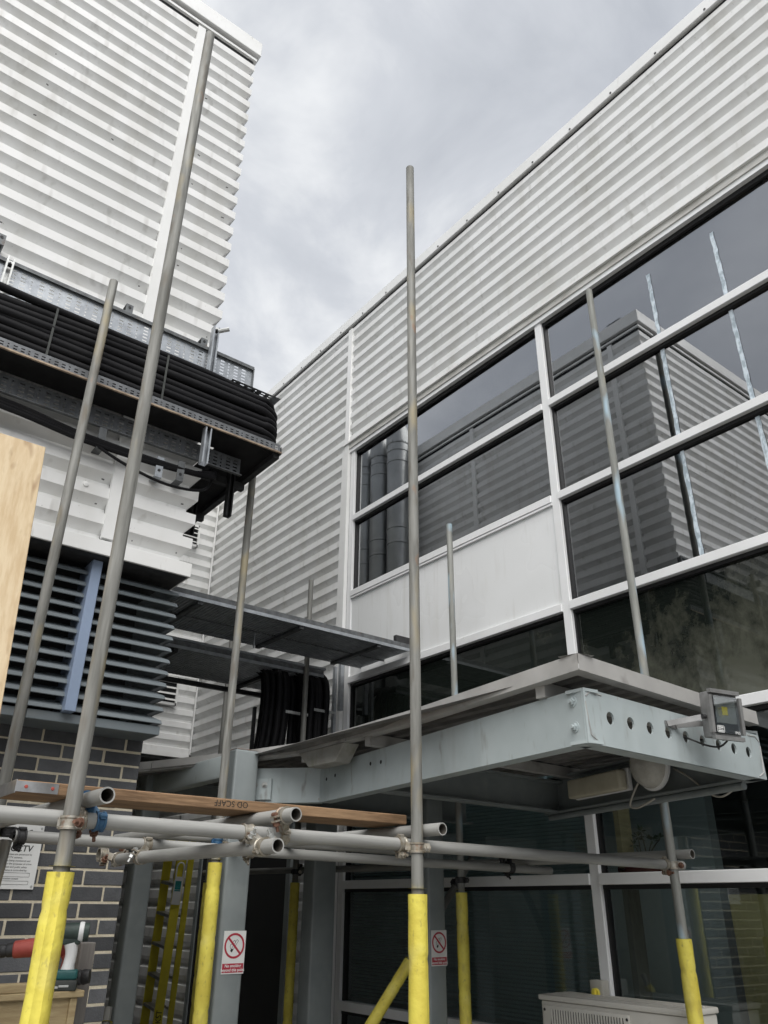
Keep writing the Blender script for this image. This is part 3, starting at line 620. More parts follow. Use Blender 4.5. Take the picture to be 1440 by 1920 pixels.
# posts
def post(x0, x1, y0, y1, z1, m='post', rusty=False):
    p = obj('post', MB().box(x0, x1, y0, y1, 0.0, z1), m, CAN, 0.014, 3)
    obj('base_plate', MB().box(x0-0.07, x1+0.07, y0-0.07, y1+0.07, 0.001, 0.016), m, p)
    return p
pA = post(2.205, 2.362, 4.222, 4.372, 2.415, 'post')
obj('post_cap', MB().box(2.212, 2.356, 4.228, 4.366, 2.4155, 2.419), 'canopyrust', pA)
pB = post(2.16, 2.29, 5.40, 5.53, 2.40); pC = post(3.715, 3.86, 4.262, 4.41, 2.33); pD = post(3.50, 3.70, 5.30, 5.45, 2.33)
# bolted splice plate between the corner post and the return beam
rd = Vector((AA[0]-KK[0], AA[1]-KK[1], 0)).normalized(); rn = Vector((-rd.y, rd.x, 0)) ; rn = rn if rn.y < 0 else -rn
def rpt(s, z, o): return Vector((AA[0], AA[1], 0))-rd*s+rn*o+Vector((0,0,z))
SP = obj('splice_plate', MB().obox(rpt(0.075, 2.208, 0.009), rd*0.072, rn*0.006, Vector((0,0,0.060))), 'canopy', CAN, 0.002)
for s_ in (0.045, 0.105):
    mb = MB(); hexbolt(mb, rpt(s_, 2.232, 0.0155), rn, 0.012, 0.011); obj('bolt', mb, 'zinc', SP)
# roof: corrugated sheet, fascia lengths, purlins, hopper
ZR = 2.44
edge = [(3.70, 1.845), (2.286, 1.764), (2.415, 2.84), (2.448, 3.46), (2.462, 3.963), (2.327, 4.474), (2.075, 5.14), (1.78, 5.75), (1.68, 6.0)]
for i, (a, b) in enumerate(zip(edge, edge[1:])):
    a3, b3 = Vector((*a, 0)), Vector((*b, 0)); d = (b3-a3).normalized(); nn = Vector((-d.y, d.x, 0)); nn = nn if nn.dot(Vector((3.4, 4, 0))-a3) > 0 else -nn
    mb = MB(); ep = 0.0015
    mb.add([a3+d*ep+Vector((0,0,ZR-0.062)), b3-d*ep+Vector((0,0,ZR-0.062)), b3-d*ep+Vector((0,0,ZR)), a3+d*ep+Vector((0,0,ZR)),
            a3+d*ep+nn*0.09+Vector((0,0,ZR+0.004)), b3-d*ep+nn*0.09+Vector((0,0,ZR+0.004)), a3+d*ep+nn*0.05+Vector((0,0,ZR-0.064)), b3-d*ep+nn*0.05+Vector((0,0,ZR-0.064))],
           [(0,1,2,3),(3,2,5,4),(1,0,6,7)])
    obj('roof_edge', mb, 'fascia', CAN)
rs = MB(); xs = []; x = 2.33
while x < 4.31: xs += [(x, 0.0), (x+0.045, 0.0), (x+0.060, 0.022), (x+0.085, 0.022)]; x += 0.10
def front_y(x): return 1.80+(x-2.286)*0.058 if x <= 3.70 else 1.88+(x-3.70)*1.9
def left_y(x):                                     # where the roof edge lets a rib start
    return front_y(x)
vs = []; fs = []
for x, h in xs:
    vs += [(x, front_y(x)+0.02, ZR-0.045+h), (x, 6.0, ZR-0.045+h)]
for i in range(len(xs)-1): fs.append((2*i, 2*i+2, 2*i+3, 2*i+1))
rs.add(vs, fs); obj('roof_sheet', rs, 'roofsheet', CAN)
obj('roof_sheet', MB().add([(2.42, 4.0, ZR-0.05), (2.30, 4.50, ZR-0.05), (2.06, 5.16, ZR-0.05), (1.78, 5.78, ZR-0.05), (1.70, 6.0, ZR-0.05), (2.40, 6.0, ZR-0.05)], [(0,1,2,3,4,5)]), 'roofsheet', CAN)
for (pa, pb) in (((2.36, 2.02), (3.80, 2.07)), ((2.46, 3.28), (4.20, 3.34)), ((2.49, 3.93), (4.28, 4.0)), ((2.30, 4.8), (4.28, 4.85))):
    mb = MB(); mb.bar((*pa, (ZB1+ZR-0.05)/2+0.001), (*pb, (ZB1+ZR-0.05)/2+0.001), 0.045, ZR-0.052-ZB1)
    obj('purlin', mb, 'fascia', CAN)
hp = MB(); hp.prism([(2.452, 3.935, 2.377), (2.452, 3.82, 2.285), (2.452, 3.56, 2.285), (2.452, 3.475, 2.377)], (0.10, 0, 0)); obj('rainwater_hopper', hp, 'hopper', CAN, 0.004)
for s_ in (0.45, 1.2):
    mb = MB(); c_ = lpt(s_, 0, 0)

# lights and wires under the canopy
rd_ = Vector((0.289, 0.957, 0)); rn_ = Vector((-0.957, 0.289, 0))
def rbp(y, z, o): t = (y-1.86)/0.957; return Vector((3.70, 1.86, 0))+rd_*t+rn_*o+Vector((0,0,z))
em = thing('emergency_light', 'cream rectangular bulkhead light on the beam under the canopy', 'light', rbp(2.94, 2.18, 0.02))
obj('base_tray', MB().obox(rbp(2.94, 2.24, 0.088), rd_*0.262, rn_*0.012, Vector((0,0,0.060))), 'white', em, 0.003)
obj('diffuser', MB().obox(rbp(2.94, 2.236, 0.131), rd_*0.255, rn_*0.030, Vector((0,0,0.054))), 'diffuser', em, 0.014, 3)
bk = thing('bulkhead_light', 'round ribbed glass bulkhead light hanging below the holed front beam', 'light', rbp(2.50, 2.20, 0.02))
obj('base_ring', MB().lathe(rbp(2.50, 2.285, 0.077), rn_, [(0.0, 0), (0.130, 0), (0.133, 0.018), (0.120, 0.024)], 32), 'white', bk)
obj('glass_dome', MB().lathe(rbp(2.50, 2.285, 0.095), rn_, [(0.121, 0), (0.118, 0.03), (0.101, 0.062), (0.070, 0.086), (0.032, 0.097), (0.0005, 0.10)], 32), 'bulkglass', bk)
wr = MB(); pts = [rbp(2.58, 2.20, 0.13), rbp(2.61, 2.14, 0.15), rbp(2.64, 2.09, 0.15), rbp(2.60, 2.075, 0.14), rbp(2.54, 2.09, 0.13), rbp(2.50, 2.115, 0.10)]
def smoothpts(P, n=6):
    out = []
    for i in range(len(P)-1):
        p0, p1, p2, p3 = P[max(i-1,0)], P[i], P[i+1], P[min(i+2, len(P)-1)]
        for k in range(n):
            t = k/n; out.append(0.5*((2*p1)+(p2-p0)*t+(2*p0-5*p1+4*p2-p3)*t*t+(3*p1-p0-3*p2+p3)*t**3))
    return out+[P[-1]]
tag(obj('light_flex', wr.pipe(smoothpts(pts), 0.0055, 6), 'wirewhite'), 'pale flex looping down from the round bulkhead light', 'wire')
wr = MB(); pts = [rbp(2.42, 2.26, 0.02), rbp(2.30, 2.20, 0.04), rbp(2.20, 2.12, 0.04), rbp(2.12, 2.083, 0.04), rbp(2.04, 2.10, 0.04), rbp(1.98, 2.14, 0.03)]
tag(obj('hanging_wire', wr.pipe(smoothpts(pts), 0.005, 6), 'wirewhite'), 'grey wire sagging below the right end of the holed beam', 'wire')
pp = MB(); pp.cyl(rbp(1.95, 2.112, 0.05), rbp(3.55, 2.112, 0.05), 0.017, n=14); tag(obj('conduit_pipe', pp, 'post'), 'dark grey conduit running along the bottom of the right canopy beam', 'pipe')

# floodlight on the front beam
fx = 2.985
FLD = thing('floodlight', 'grey LED floodlight with yellow chip bracketed to the holed canopy beam', 'floodlight', (fx, 1.66, 2.20))
hdir = Vector((0.86, -0.50, 0)).normalized()                 # lamp's sideways axis
nrm = Vector((-0.24, -0.965, -0.07)).normalized(); side = Vector((0.97, -0.24, 0.0)); side = (side-nrm*side.dot(nrm)).normalized(); uu = nrm.cross(side)*-1
if uu.z < 0: uu = -uu
fc = Vector((3.092, 1.675, 2.309))
def fp(a, b, c): return fc+side*a*1.12+uu*b*1.12+nrm*c
case = obj('casing', MB().obox(fp(0,0,-0.026), side*0.080, uu*0.092, nrm*0.024), 'floodcase', FLD, 0.006, 2)
fr = MB()
for a, b, ha, hb in ((0, 0.083, 0.080, 0.008), (0, -0.083, 0.080, 0.008), (-0.073, 0, 0.0078, 0.0748), (0.073, 0, 0.0078, 0.0748)):
    fr.obox(fp(a, b, 0.005), side*ha, uu*hb, nrm*0.009)
obj('bezel', fr, 'floodcase', FLD)
obj('black_mask', MB().obox(fp(0, 0, 0.0005), side*0.065, uu*0.0748, nrm*0.0012), 'black', FLD)
rf = MB(); inn = [fp(-0.014, 0.000, 0.0022), fp(0.014, 0.000, 0.0022), fp(0.014, 0.030, 0.0022), fp(-0.014, 0.030, 0.0022)]
outp = [fp(-0.050, -0.030, 0.0075), fp(0.050, -0.030, 0.0075), fp(0.050, 0.060, 0.0075), fp(-0.050, 0.060, 0.0075)]
rf.add(inn+outp, [(i, (i+1)%4, (i+1)%4+4, i+4) for i in range(4)]); obj('reflector', rf, 'reflector', FLD)
obj('led_chip', MB().add(inn, [(0,1,2,3)]), 'led', FLD)
obj('glass_cover', MB().obox(fp(0, 0, 0.0105), side*0.065, uu*0.0745, nrm*0.0008), 'lens', FLD)
lg = MB()
for a, b, ha, hb in ((-0.040, -0.042, 0.017, 0.0012), (-0.040, -0.064, 0.017, 0.0012), (-0.0565, -0.053, 0.0011, 0.0105), (-0.0235, -0.053, 0.0011, 0.0105), (-0.040, -0.047, 0.0135, 0.0022), (-0.045, -0.0535, 0.008, 0.0016), (-0.033, -0.0535, 0.003, 0.0016), (-0.040, -0.0595, 0.0135, 0.0020)):
    lg.obox(fp(a, b, 0.0128), side*ha, uu*hb, nrm*0.0004)
obj('logo_mark', lg, 'signwhite', FLD)
text('ip_rating', 'IP65', 0.016, fp(0.028, -0.066, 0.0126), side, uu, 'signwhite', FLD, 0.0003)
bpos = Vector((2.915, 1.822, 2.272))
for sg in (-1, 1):
    br = MB(); a_ = fp(sg*0.083, -0.010, -0.02); b_ = bpos+Vector((0.03*sg+0.01, -0.002, 0)); br.bar(b_, a_, 0.004, 0.022); obj('bracket_arm', br, 'floodcase', FLD)
    kb = MB(); kb.cyl(fp(sg*0.079, -0.010, -0.02), fp(sg*0.095, -0.010, -0.02), 0.010, n=12); obj('pivot_bolt', kb, 'darksteel', FLD)
obj('bracket_foot', MB().obox(bpos+Vector((0.01, 0.002, 0)), fd*0.042, fn*0.002, Vector((0,0,0.012))), 'floodcase', FLD)
wr = MB(); pts = [Vector((3.02, 1.84, 2.24)), Vector((3.02, 1.79, 2.215)), Vector((3.07, 1.77, 2.200)), Vector((3.12, 1.74, 2.195)), Vector((3.12, 1.70, 2.215)), fp(0.0, -0.085, -0.03)]
obj('lead', wr.pipe(smoothpts(pts), 0.004, 6), 'black', FLD)

# no smoking signs
def nosmoke(x0, y, zc, wd, ht, label):
    S = thing('no_smoking_sign', label, 'sign', (x0+wd/2, y, zc-ht/2), 'no smoking signs on the canopy posts')
    yb = y-0.002
    obj('plate', MB().box(x0, x0+wd, yb-0.0015, yb, zc-ht/2, zc+ht/2), 'signwhite', S)
    X, Y = Vector((1,0,0)), Vector((0,0,1)); c = Vector((x0+wd/2, yb-0.0025, zc+ht*0.15)); r = wd*0.455
    m1 = MB(); disc_ring(m1, c, X, Y, r*0.83, r); d45 = Vector((1,0,-1)).normalized(); p45 = Vector((1,0,1)).normalized()
    m1.obox(c, d45*r*0.86, p45*r*0.085, Vector((0,0.0004,0)))
    obj('prohibition_ring', m1, 'red', S)
    m2 = MB(); cc = c+Vector((0, 0.0005, 0)); ax = Vector((0.58,0,0.81)); pxv = Vector((0.81,0,-0.58))
    m2.obox(cc+ax*r*-0.42+pxv*r*0.02, ax*r*0.13, pxv*r*0.10, Vector((0,0.0002,0)))
    for sgn in (-1, 1): m2.obox(cc+ax*r*0.12+pxv*r*0.09*sgn, ax*r*0.40, pxv*r*0.014, Vector((0,0.0002,0)))
    m2.obox(cc+ax*r*0.53, ax*r*0.014, pxv*r*0.09, Vector((0,0.0002,0)))
    sm = [cc+Vector((r*q[0], 0, r*q[1])) for q in ((-0.30,-0.28),(-0.42,-0.02),(-0.28,0.14),(-0.10,0.02),(-0.16,0.28),(0.02,0.42),(0.10,0.22))]
    for a, b in zip(smoothpts(sm, 3), smoothpts(sm, 3)[1:]):
        dd = (b-a); L = dd.length/2+0.0004; dd = dd.normalized(); m2.obox((a+b)/2, dd*L, Vector((dd.z,0,-dd.x))*r*0.018, Vector((0,0.0002,0)))
    obj('cigarette_symbol', m2, 'black', S)
    obj('red_band', MB().box(x0+wd*0.03, x0+wd*0.97, yb-0.0024, yb-0.0016, zc-ht*0.47, zc-ht*0.26), 'red', S)
    for k, s in enumerate(('No smoking', 'beyond this point')):
        text('lettering', s, ht*0.098, (x0+wd/2, yb-0.0028, zc-ht*(0.345+0.095*k)), X, Y, 'signwhite', S, 0.0002, 'CENTER', bold=0.0004)
    return S
nosmoke(2.232, 4.222, 1.372, 0.132, 0.200, 'red and white no smoking sign on the front left canopy post')
nosmoke(3.728, 4.262, 1.36, 0.132, 0.200, 'red and white no smoking sign on the post behind the middle yellow sleeve')

# ================================================================== SCAFFOLD
TR = 0.02415
def tube_mesh(name, L, r=TR, ri=0.0195, n=20):
    mb = MB()
    mb.cyl((0,0,0), (0,0,L), r, n=n, caps=False)
    me = bpy.data.meshes.new(name); k = len(mb.f)
    for z, s in ((0, 1), (L, -1)): disc_ring(mb, (0,0,z), (1,0,0), (0,1,0), ri, r, n)
    k2 = len(mb.f)
    mb.cyl((0,0,0), (0,0,L), ri, n=n, caps=False)
    mb.add([(ri*math.cos(2*math.pi*i/n), ri*math.sin(2*math.pi*i/n), 0.35) for i in range(n)], [tuple(range(n))])
    mb.add([(ri*math.cos(2*math.pi*i/n), ri*math.sin(2*math.pi*i/n), max(L-0.35, 0.4)) for i in range(n)], [tuple(range(n))])
    fill(me, mb, Vector((0,0,0)))
    for i, p in enumerate(me.polygons): p.material_index = 1 if i >= k2 else 0
    return me
def tube(name, p0, p1, m, parent=None):
    p0, p1 = V(p0), V(p1); me = tube_mesh(name, (p1-p0).length); me.materials.append(MAT[m]); me.materials.append(MAT['tubein'])
    o = bpy.data.objects.new(name, me); COL.objects.link(o)
    o.rotation_mode = 'QUATERNION'; o.rotation_quaternion = (p1-p0).to_track_quat('Z', 'X')
    if parent is not None: o.parent = parent; o.location = p0-ORG[parent.name]
    else: o.location = p0
    ORG[o.name] = p0; return o
def sleeve_mesh(L, r=0.038, seed=0, slit=True):
    """foam sleeve: hexagonal-soft round, slit down one side, with joints along it"""
    rg = random.Random(seed); mb = MB(); zs = [0]; z = 0
    while z < L-0.02: z += 0.02; zs.append(min(z, L))
    n = 28; joints = []; q = rg.uniform(0.10, 0.25)
    while q < L: joints.append(L-q); q += rg.uniform(0.22, 0.45)
    vs = []
    for z in zs:
        jn = min([abs(z-j) for j in joints] or [1]); k = 1-(0.085 if jn < 0.011 else 0)
        wob = 1+0.015*math.sin(z*31+seed)+rg.uniform(-0.006, 0.006)
        for i in range(n):
            t = 2*math.pi*i/n; rr = r*k*wob*(1+0.018*math.cos(2*t+z*4+seed))
            if slit and i in (n//2+1, n//2+2): rr *= 0.84
            vs.append((rr*math.cos(t), rr*math.sin(t), z))
    mb.add(vs, [(k*n+i, k*n+(i+1)%n, (k+1)*n+(i+1)%n, (k+1)*n+i) for k in range(len(zs)-1) for i in range(n)], True)
    for z in (0, L): disc_ring(mb, (0,0,z), (1,0,0), (0,1,0), TR, r, n)
    me = bpy.data.meshes.new('foam_sleeve'); fill(me, mb, Vector((0,0,0))); me.materials.append(MAT['foam']); return me
def sleeve(parent, x, y, z0, z1, seed, r=0.038):
    o = bpy.data.objects.new('foam_sleeve', sleeve_mesh(z1-z0, r, seed)); COL.objects.link(o); o.parent = parent; o.location = V((x, y, z0))-ORG[parent.name]
    o.rotation_euler.z = seed*0.9; return o
def standard(x, y, zt, m, label, zs=None, seed=0):
    S = thing('scaffold_standard', label, 'scaffold pole', (x, y, 0), 'upright scaffold poles')
    tube('tube', (x, y, 0.012), (x, y, zt), m, S)
    obj('base_plate', MB().box(x-0.075, x+0.075, y-0.075, y+0.075, 0.001, 0.009), 'coupler', S)
    if zs: sleeve(S, x, y, 0.06, zs, seed)
    return S
standard(0.806, 2.57, 5.70, 'galv', 'tall scaffold pole on the left in a thick pale yellow foam sleeve, nearest the camera', 1.696, 1)
standard(2.183, 2.57, 5.73, 'galv', 'tall middle scaffold pole rising against the sky with a bright yellow foam sleeve', 1.660, 2)
standard(3.98, 2.60, 5.785, 'galvblue', 'scaffold pole with pale blue smears in front of the right hand windows', 1.461, 3)
standard(0.86, 3.70, 4.846, 'galv', 'shorter scaffold pole beside the plywood sheet in front of the louvres')
standard(2.13, 4.20, 4.66, 'galv', 'scaffold pole beside the sign post, its top hidden by the black cables', 1.815, 4)
standard(3.95, 4.20, 4.40, 'galvblue', 'scaffold pole ending in front of the plain white wall panel', 1.70, 5)
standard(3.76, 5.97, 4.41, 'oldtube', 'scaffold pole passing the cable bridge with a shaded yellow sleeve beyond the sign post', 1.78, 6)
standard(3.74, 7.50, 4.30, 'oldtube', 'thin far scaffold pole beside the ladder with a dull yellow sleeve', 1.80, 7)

def rail(name, p0, p1, m, label, grp):
    o = tube(name, p0, p1, m); return tag(o, label, 'scaffold tube', grp)
rail('ledger', (-0.6, 2.622, 1.842), (4.10, 2.622, 1.803), 'alu', 'long front scaffold tube running across all three nearest poles', 'level scaffold tubes')
rail('ledger', (0.93, 3.652, 1.843), (4.22, 3.652, 1.806), 'alu', 'second long scaffold tube, just behind and below the front one', 'level scaffold tubes')
rail('ledger', (1.75, 4.262, 1.93), (3.6, 4.262, 1.915), 'alu', 'short level tube clamped to the pole beside the sign post', 'level scaffold tubes')
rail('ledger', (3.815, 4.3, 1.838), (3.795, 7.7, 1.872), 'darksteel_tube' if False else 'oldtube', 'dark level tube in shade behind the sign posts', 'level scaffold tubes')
rail('transom_tube', (0.868, 2.46, 1.890), (0.868, 4.05, 1.895), 'alu', 'open ended tube over the front one beside the left pole, above a blue clamp', 'cross scaffold tubes')
rail('transom_tube', (1.545, 2.47, 1.882), (1.545, 4.15, 1.885), 'alu', 'open ended tube lying on the front one near the middle of the board', 'cross scaffold tubes')
rail('transom_tube', (1.462, 2.44, 1.776), (1.462, 3.90, 1.782), 'alu', 'open ended tube clamped below the front one and running back to the bricks', 'cross scaffold tubes')
rail('transom_tube', (2.232, 2.47, 1.873), (2.232, 4.3, 1.885), 'alu', 'open ended tube beside the middle pole at the end of the board', 'cross scaffold tubes')
rail('transom_tube', (4.02, 2.50, 1.853), (4.02, 4.4, 1.855), 'alu', 'open ended tube beside the right hand pole in front of the plant', 'cross scaffold tubes')
# diagonal brace
br = thing('brace', 'diagonal brace tube with yellow sleeve behind the middle pole', 'scaffold brace', (3.5, 4.45, 0.6))
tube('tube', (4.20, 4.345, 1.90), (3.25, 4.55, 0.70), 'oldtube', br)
bs = bpy.data.objects.new('foam_sleeve', sleeve_mesh(0.75, 0.037, 9)); COL.objects.link(bs); bs.parent = br
bs.rotation_mode = 'QUATERNION'; bs.rotation_quaternion = (Vector((4.20, 4.345, 1.90))-Vector((3.25, 4.55, 0.70))).to_track_quat('Z', 'X'); bs.location = Vector((3.25, 4.55, 0.70))-ORG[br.name]
br2 = thing('brace', 'short diagonal tube at the left edge beside the camera warning sign', 'scaffold brace', (0.95, 3.62, 0.9))
tube('tube', (0.928, 3.75, 1.83), (0.860, 3.66, 1.10), 'galv', br2)
br3 = thing('brace', 'yellow sleeved brace tip at the foot of the brick corner', 'scaffold brace', (1.75, 4.6, 0.6))
tube('tube', (1.80, 4.62, 0.2), (1.94, 4.95, 1.08), 'oldtube', br3)
b3 = bpy.data.objects.new('foam_sleeve', sleeve_mesh(0.88, 0.037, 11)); COL.objects.link(b3); b3.parent = br3; b3.rotation_mode = 'QUATERNION'
b3.rotation_quaternion = (Vector((1.94, 4.95, 1.08))-Vector((1.80, 4.62, 0.2))).to_track_quat('Z', 'X'); b3.location = Vector((1.80, 4.62, 0.2))-ORG[br3.name]

def coupler(label, pa, da, pb, db, out, m='coupler', boltm='rust', wd=0.019):
    """two pressed steel bands, one round each tube, each with a hinge lug, flap, eye bolt and nut, joined by a saddle block"""
    C = thing('scaffold_coupler', label, 'scaffold clamp', V(pa)-V((0,0,0.04)), 'scaffold clamps')
    for i, (p, d) in enumerate(((pa, da), (pb, db))):
        p, d, o = V(p), V(d).normalized(), V(out); o = (o-d*o.dot(d)).normalized(); s = d.cross(o)
        b = MB(); b.lathe(p-d*wd, d, [(0.0246, 0), (0.0312, 0), (0.0312, 0.006), (0.0280, 0.009), (0.0280, 2*wd-0.009), (0.0312, 2*wd-0.006), (0.0312, 2*wd), (0.0246, 2*wd)], 22)
        for k in (-1, 1): b.obox(p+s*0.037+o*0.0075*k, d*wd*0.85, s*0.013, o*0.003)
        b.cyl(p-s*0.034-d*wd*0.8, p-s*0.034+d*wd*0.8, 0.0065, n=10); b.obox(p-s*0.030, d*wd*0.5, s*0.006, o*0.009)
        obj('band', b, m, C)
        t = MB(); q = p+s*0.040; t.cyl(q-o*0.020, q+o*0.044, 0.0058, n=8); t.cyl(q+o*0.012, q+o*0.025, 0.0125, n=6, smooth=False); t.cyl(q+o*0.0105, q+o*0.0119, 0.015, n=14); t.cyl(q-d*0.010-o*0.014, q+d*0.010-o*0.014, 0.0085, n=12)
        obj('bolt', t, boltm, C)
    a_, b_ = V(pa), V(pb); dd = b_-a_
    if 0.03 < dd.length < 0.12:
        q = MB(); mid = (a_+b_)/2; dn = dd.normalized(); e1 = V(da).normalized(); e1 = (e1-dn*e1.dot(dn)).normalized(); e2 = dn.cross(e1)
        q.obox(mid, dn*max(0.006, dd.length/2-0.024), e1*0.015, e2*0.015); obj('saddle', q, m, C)
    return C
ux, uy, uz = (1,0,0), (0,1,0), (0,0,1); cin = (-0.4, -0.8, 0)
coupler('rusty bolted clamp joining the left pole to the front tube', (0.806, 2.57, 1.815), uz, (0.845, 2.622, 1.829), ux, (-0.75, -0.65, 0))
coupler('blue clamp under the open tube end beside the left pole', (0.868, 2.655, 1.890), uy, (0.912, 2.622, 1.829), ux, (0.3, -0.4, -0.9), 'bluepaint', 'rust', 0.015)
coupler('clamp joining the middle pole to the front tube', (2.183, 2.57, 1.806), uz, (2.14, 2.622, 1.818), ux, (-0.6, -0.8, 0), 'coupler', 'coupler')
coupler('rusty clamp joining the right hand pole to the end of the front tube', (3.98, 2.60, 1.80), uz, (3.945, 2.622, 1.804), ux, (-0.7, -0.7, 0))
coupler('shiny clamp hanging the lower open tube from the front tube', (1.44, 2.622, 1.824), ux, (1.462, 2.535, 1.776), uy, (-0.4, -0.5, 0.7), 'coupler', 'zinc')
coupler('brown clamp holding the open tube on top near the middle of the board', (1.545, 2.545, 1.882), uy, (1.585, 2.622, 1.823), ux, (0.3, -0.3, -0.9))
coupler('clamp joining the lower open tube to the second long tube', (1.462, 3.60, 1.781), uy, (1.50, 3.652, 1.836), ux, (-0.3, -0.6, -0.6), 'coupler', 'zinc')
coupler('rusty clamp left on the tube end against the bricks', (1.462, 3.86, 1.782), uy, (1.40, 3.905, 1.80), ux, (-0.6, -0.5, 0.4))
coupler('blue clamp on the short tube beside the sign post pole', (2.16, 4.262, 1.927), ux, (2.13, 4.20, 1.90), uz, (0.2, -0.8, 0), 'bluepaint', 'coupler')
coupler('dark clamp holding the diagonal brace to the panel pole', (3.95, 4.20, 1.755), uz, (4.065, 4.375, 1.735), (0.95, -0.2, 1.2), (-0.5, -0.8, 0), 'darksteel', 'darksteel')
coupler('dark clamp on the far shaded yellow sleeved pole', (3.76, 5.97, 1.84), uz, (3.80, 5.97, 1.85), uy, (-0.6, -0.7, 0), 'darksteel', 'coupler')
coupler('black clamp near the right end of the second long tube', (3.85, 3.652, 1.81), ux, (3.87, 3.70, 1.86), uy, (-0.3, -0.6, -0.7), 'darksteel', 'darksteel')
coupler('thin clamp under the second long tube between the open tube ends', (2.03, 3.652, 1.83), ux, (2.06, 3.66, 1.885), uy, (-0.3, -0.6, -0.7), 'coupler', 'coupler')
coupler('black clamp at the left edge on the second long tube', (0.955, 3.652, 1.842), ux, (0.915, 3.70, 1.86), uz, (-0.5, -0.6, -0.3), 'darksteel', 'darksteel')

# scaffold board and plywood
SB = thing('scaffold_board', 'timber scaffold board with banded steel end lying on the cross tubes', 'board', (1.45, 2.83, 1.90))
obj('plank', MB().box(0.672, 2.262, 2.728, 2.953, 1.907, 1.945), 'wood', SB, 0.003)
eb = MB(); eb.box(0.668, 0.800, 2.7255, 2.7275, 1.910, 1.942); eb.box(0.668, 0.671, 2.727, 2.954, 1.906, 1.946); eb.box(0.668, 0.80, 2.9535, 2.9555, 1.910, 1.942)
obj('end_band', eb, 'steel', SB)
for x in (0.700, 0.782): obj('band_nail', MB().lathe((x, 2.7254, 1.926), (0,-1,0), [(0.006, 0), (0.005, 0.002), (0.0003, 0.0025)], 8), 'toolred', SB)
text('stamp', 'OD SCAFF', 0.030, (1.495, 2.7274, 1.938), (-1,0,0), (0,0,-1), 'black', SB, 0.0002)
pl = MB(); p0_, p1_ = Vector((0, 2.872, 1.95)), Vector((0, 3.23, 3.392)); d_ = (p1_-p0_); L_ = d_.length; d_.normalize(); nn_ = Vector((0, d_.z, -d_.y))
pl.obox((p0_+p1_)/2+Vector((0.01, 0, 0))+nn_*0.009, Vector((0.61, 0, 0)), d_*L_/2, nn_*0.009)
tag(obj('plywood_sheet', pl, 'ply', bevel=0.002), 'tall pale plywood sheet leaning at the left edge of the scaffold', 'plywood')

# ================================================================== CABLE TRAYS
def perf(mb, o, ux_, uy_, L, W, x0=0.02, col=0.056, rows=None, slot=0.028, sh=0.0095, rp=0.0245, my=0.018):
    """slotted sheet: columns of slots, every third column small square holes"""
    xs = [0.0]; kinds = []; x = x0; k = 0
    while x+slot < L:
        wdt = slot if k % 3 else 0.009
        xs += [x, x+wdt]; kinds += ['s', 'h']; x += col if k % 3 else col*0.80; k += 1
    xs.append(L); ys = [0.0]; y = my
    while y+sh < W-my*0.5: ys += [y, y+sh]; y += rp
    ys.append(W)
    mb.grid_holes(o, ux_, uy_, xs, ys, lambda i, j: i % 2 == 1 and j % 2 == 1); return mb
UT = thing('cable_tray', 'bright slotted cable tray standing on edge behind the black cables on the left wall', 'cable tray', (0, 3.9, 4.45))
perfm = perf(MB(), (-3, 3.905, 4.40), (1,0,0), (0,0,1), 4.90, 0.425); obj('slotted_plate', perfm, 'traygalv', UT)
fl_ = MB(); fl_.box(-3, 1.905, 3.885, 3.9045, 4.824, 4.836); fl_.box(-3, 1.905, 3.885, 3.889, 4.812, 4.8235); obj('top_lip', fl_, 'traydark', UT)
obj('end_edge', MB().box(1.9005, 1.908, 3.885, 3.93, 4.40, 4.8235), 'traydark', UT)
def strut(parent, x, y, z0, z1, m='traygalv', wd=0.041, face=-1):
    mb = MB(); mb.box(x-wd/2, x-wd/2+0.0025, y-0.021, y+0.021, z0, z1); mb.box(x+wd/2-0.0025, x+wd/2, y-0.021, y+0.021, z0, z1); mb.box(x-wd/2+0.0026, x+wd/2-0.0026, y+0.0185, y+0.021, z0, z1)
    for s in (-1, 1): mb.box(min(x+s*wd/2, x+s*0.011), max(x+s*wd/2, x+s*0.011), y-0.0235, y-0.0215, z0, z1)
    return obj('strut', mb, m, parent)
s1_ = strut(UT, 1.585, 3.858, 4.45, 4.985); s2_ = strut(UT, 0.335, 3.858, 4.45, 4.822, 'zinc')
for st, x, z in ((s1_, 1.585, 4.955), (s2_, 0.335, 4.77)):
    mb = MB(); hexbolt(mb, (x, 3.852, z), (0,-1,0), 0.011, 0.012); obj('bolt', mb, 'darksteel', st)
hb = MB(); hb.cyl((1.60, 3.84, 4.955), (1.655, 3.80, 4.975), 0.014, n=8); obj('bolt', hb, 'zinc', s1_)
for x, z in ((1.03, 4.868), (1.535, 4.862), (0.262, 4.96)):
    mb = MB(); mb.box(x-0.022, x+0.022, 3.895, 3.90, z-0.04, z+0.035); mb.box(x-0.022, x+0.022, 3.90, 4.03, z+0.031, z+0.0355); mb.box(x+0.018, x+0.022, 3.90, 4.03, z-0.04, z+0.030)
    bb = obj('wall_bracket', mb, 'traydark', UT); h_ = MB(); h_.cyl((x, 3.8949, z+0.012), (x, 3.892, z+0.012), 0.009, n=10); obj('slot_nut', h_, 'gasket_shade', bb)

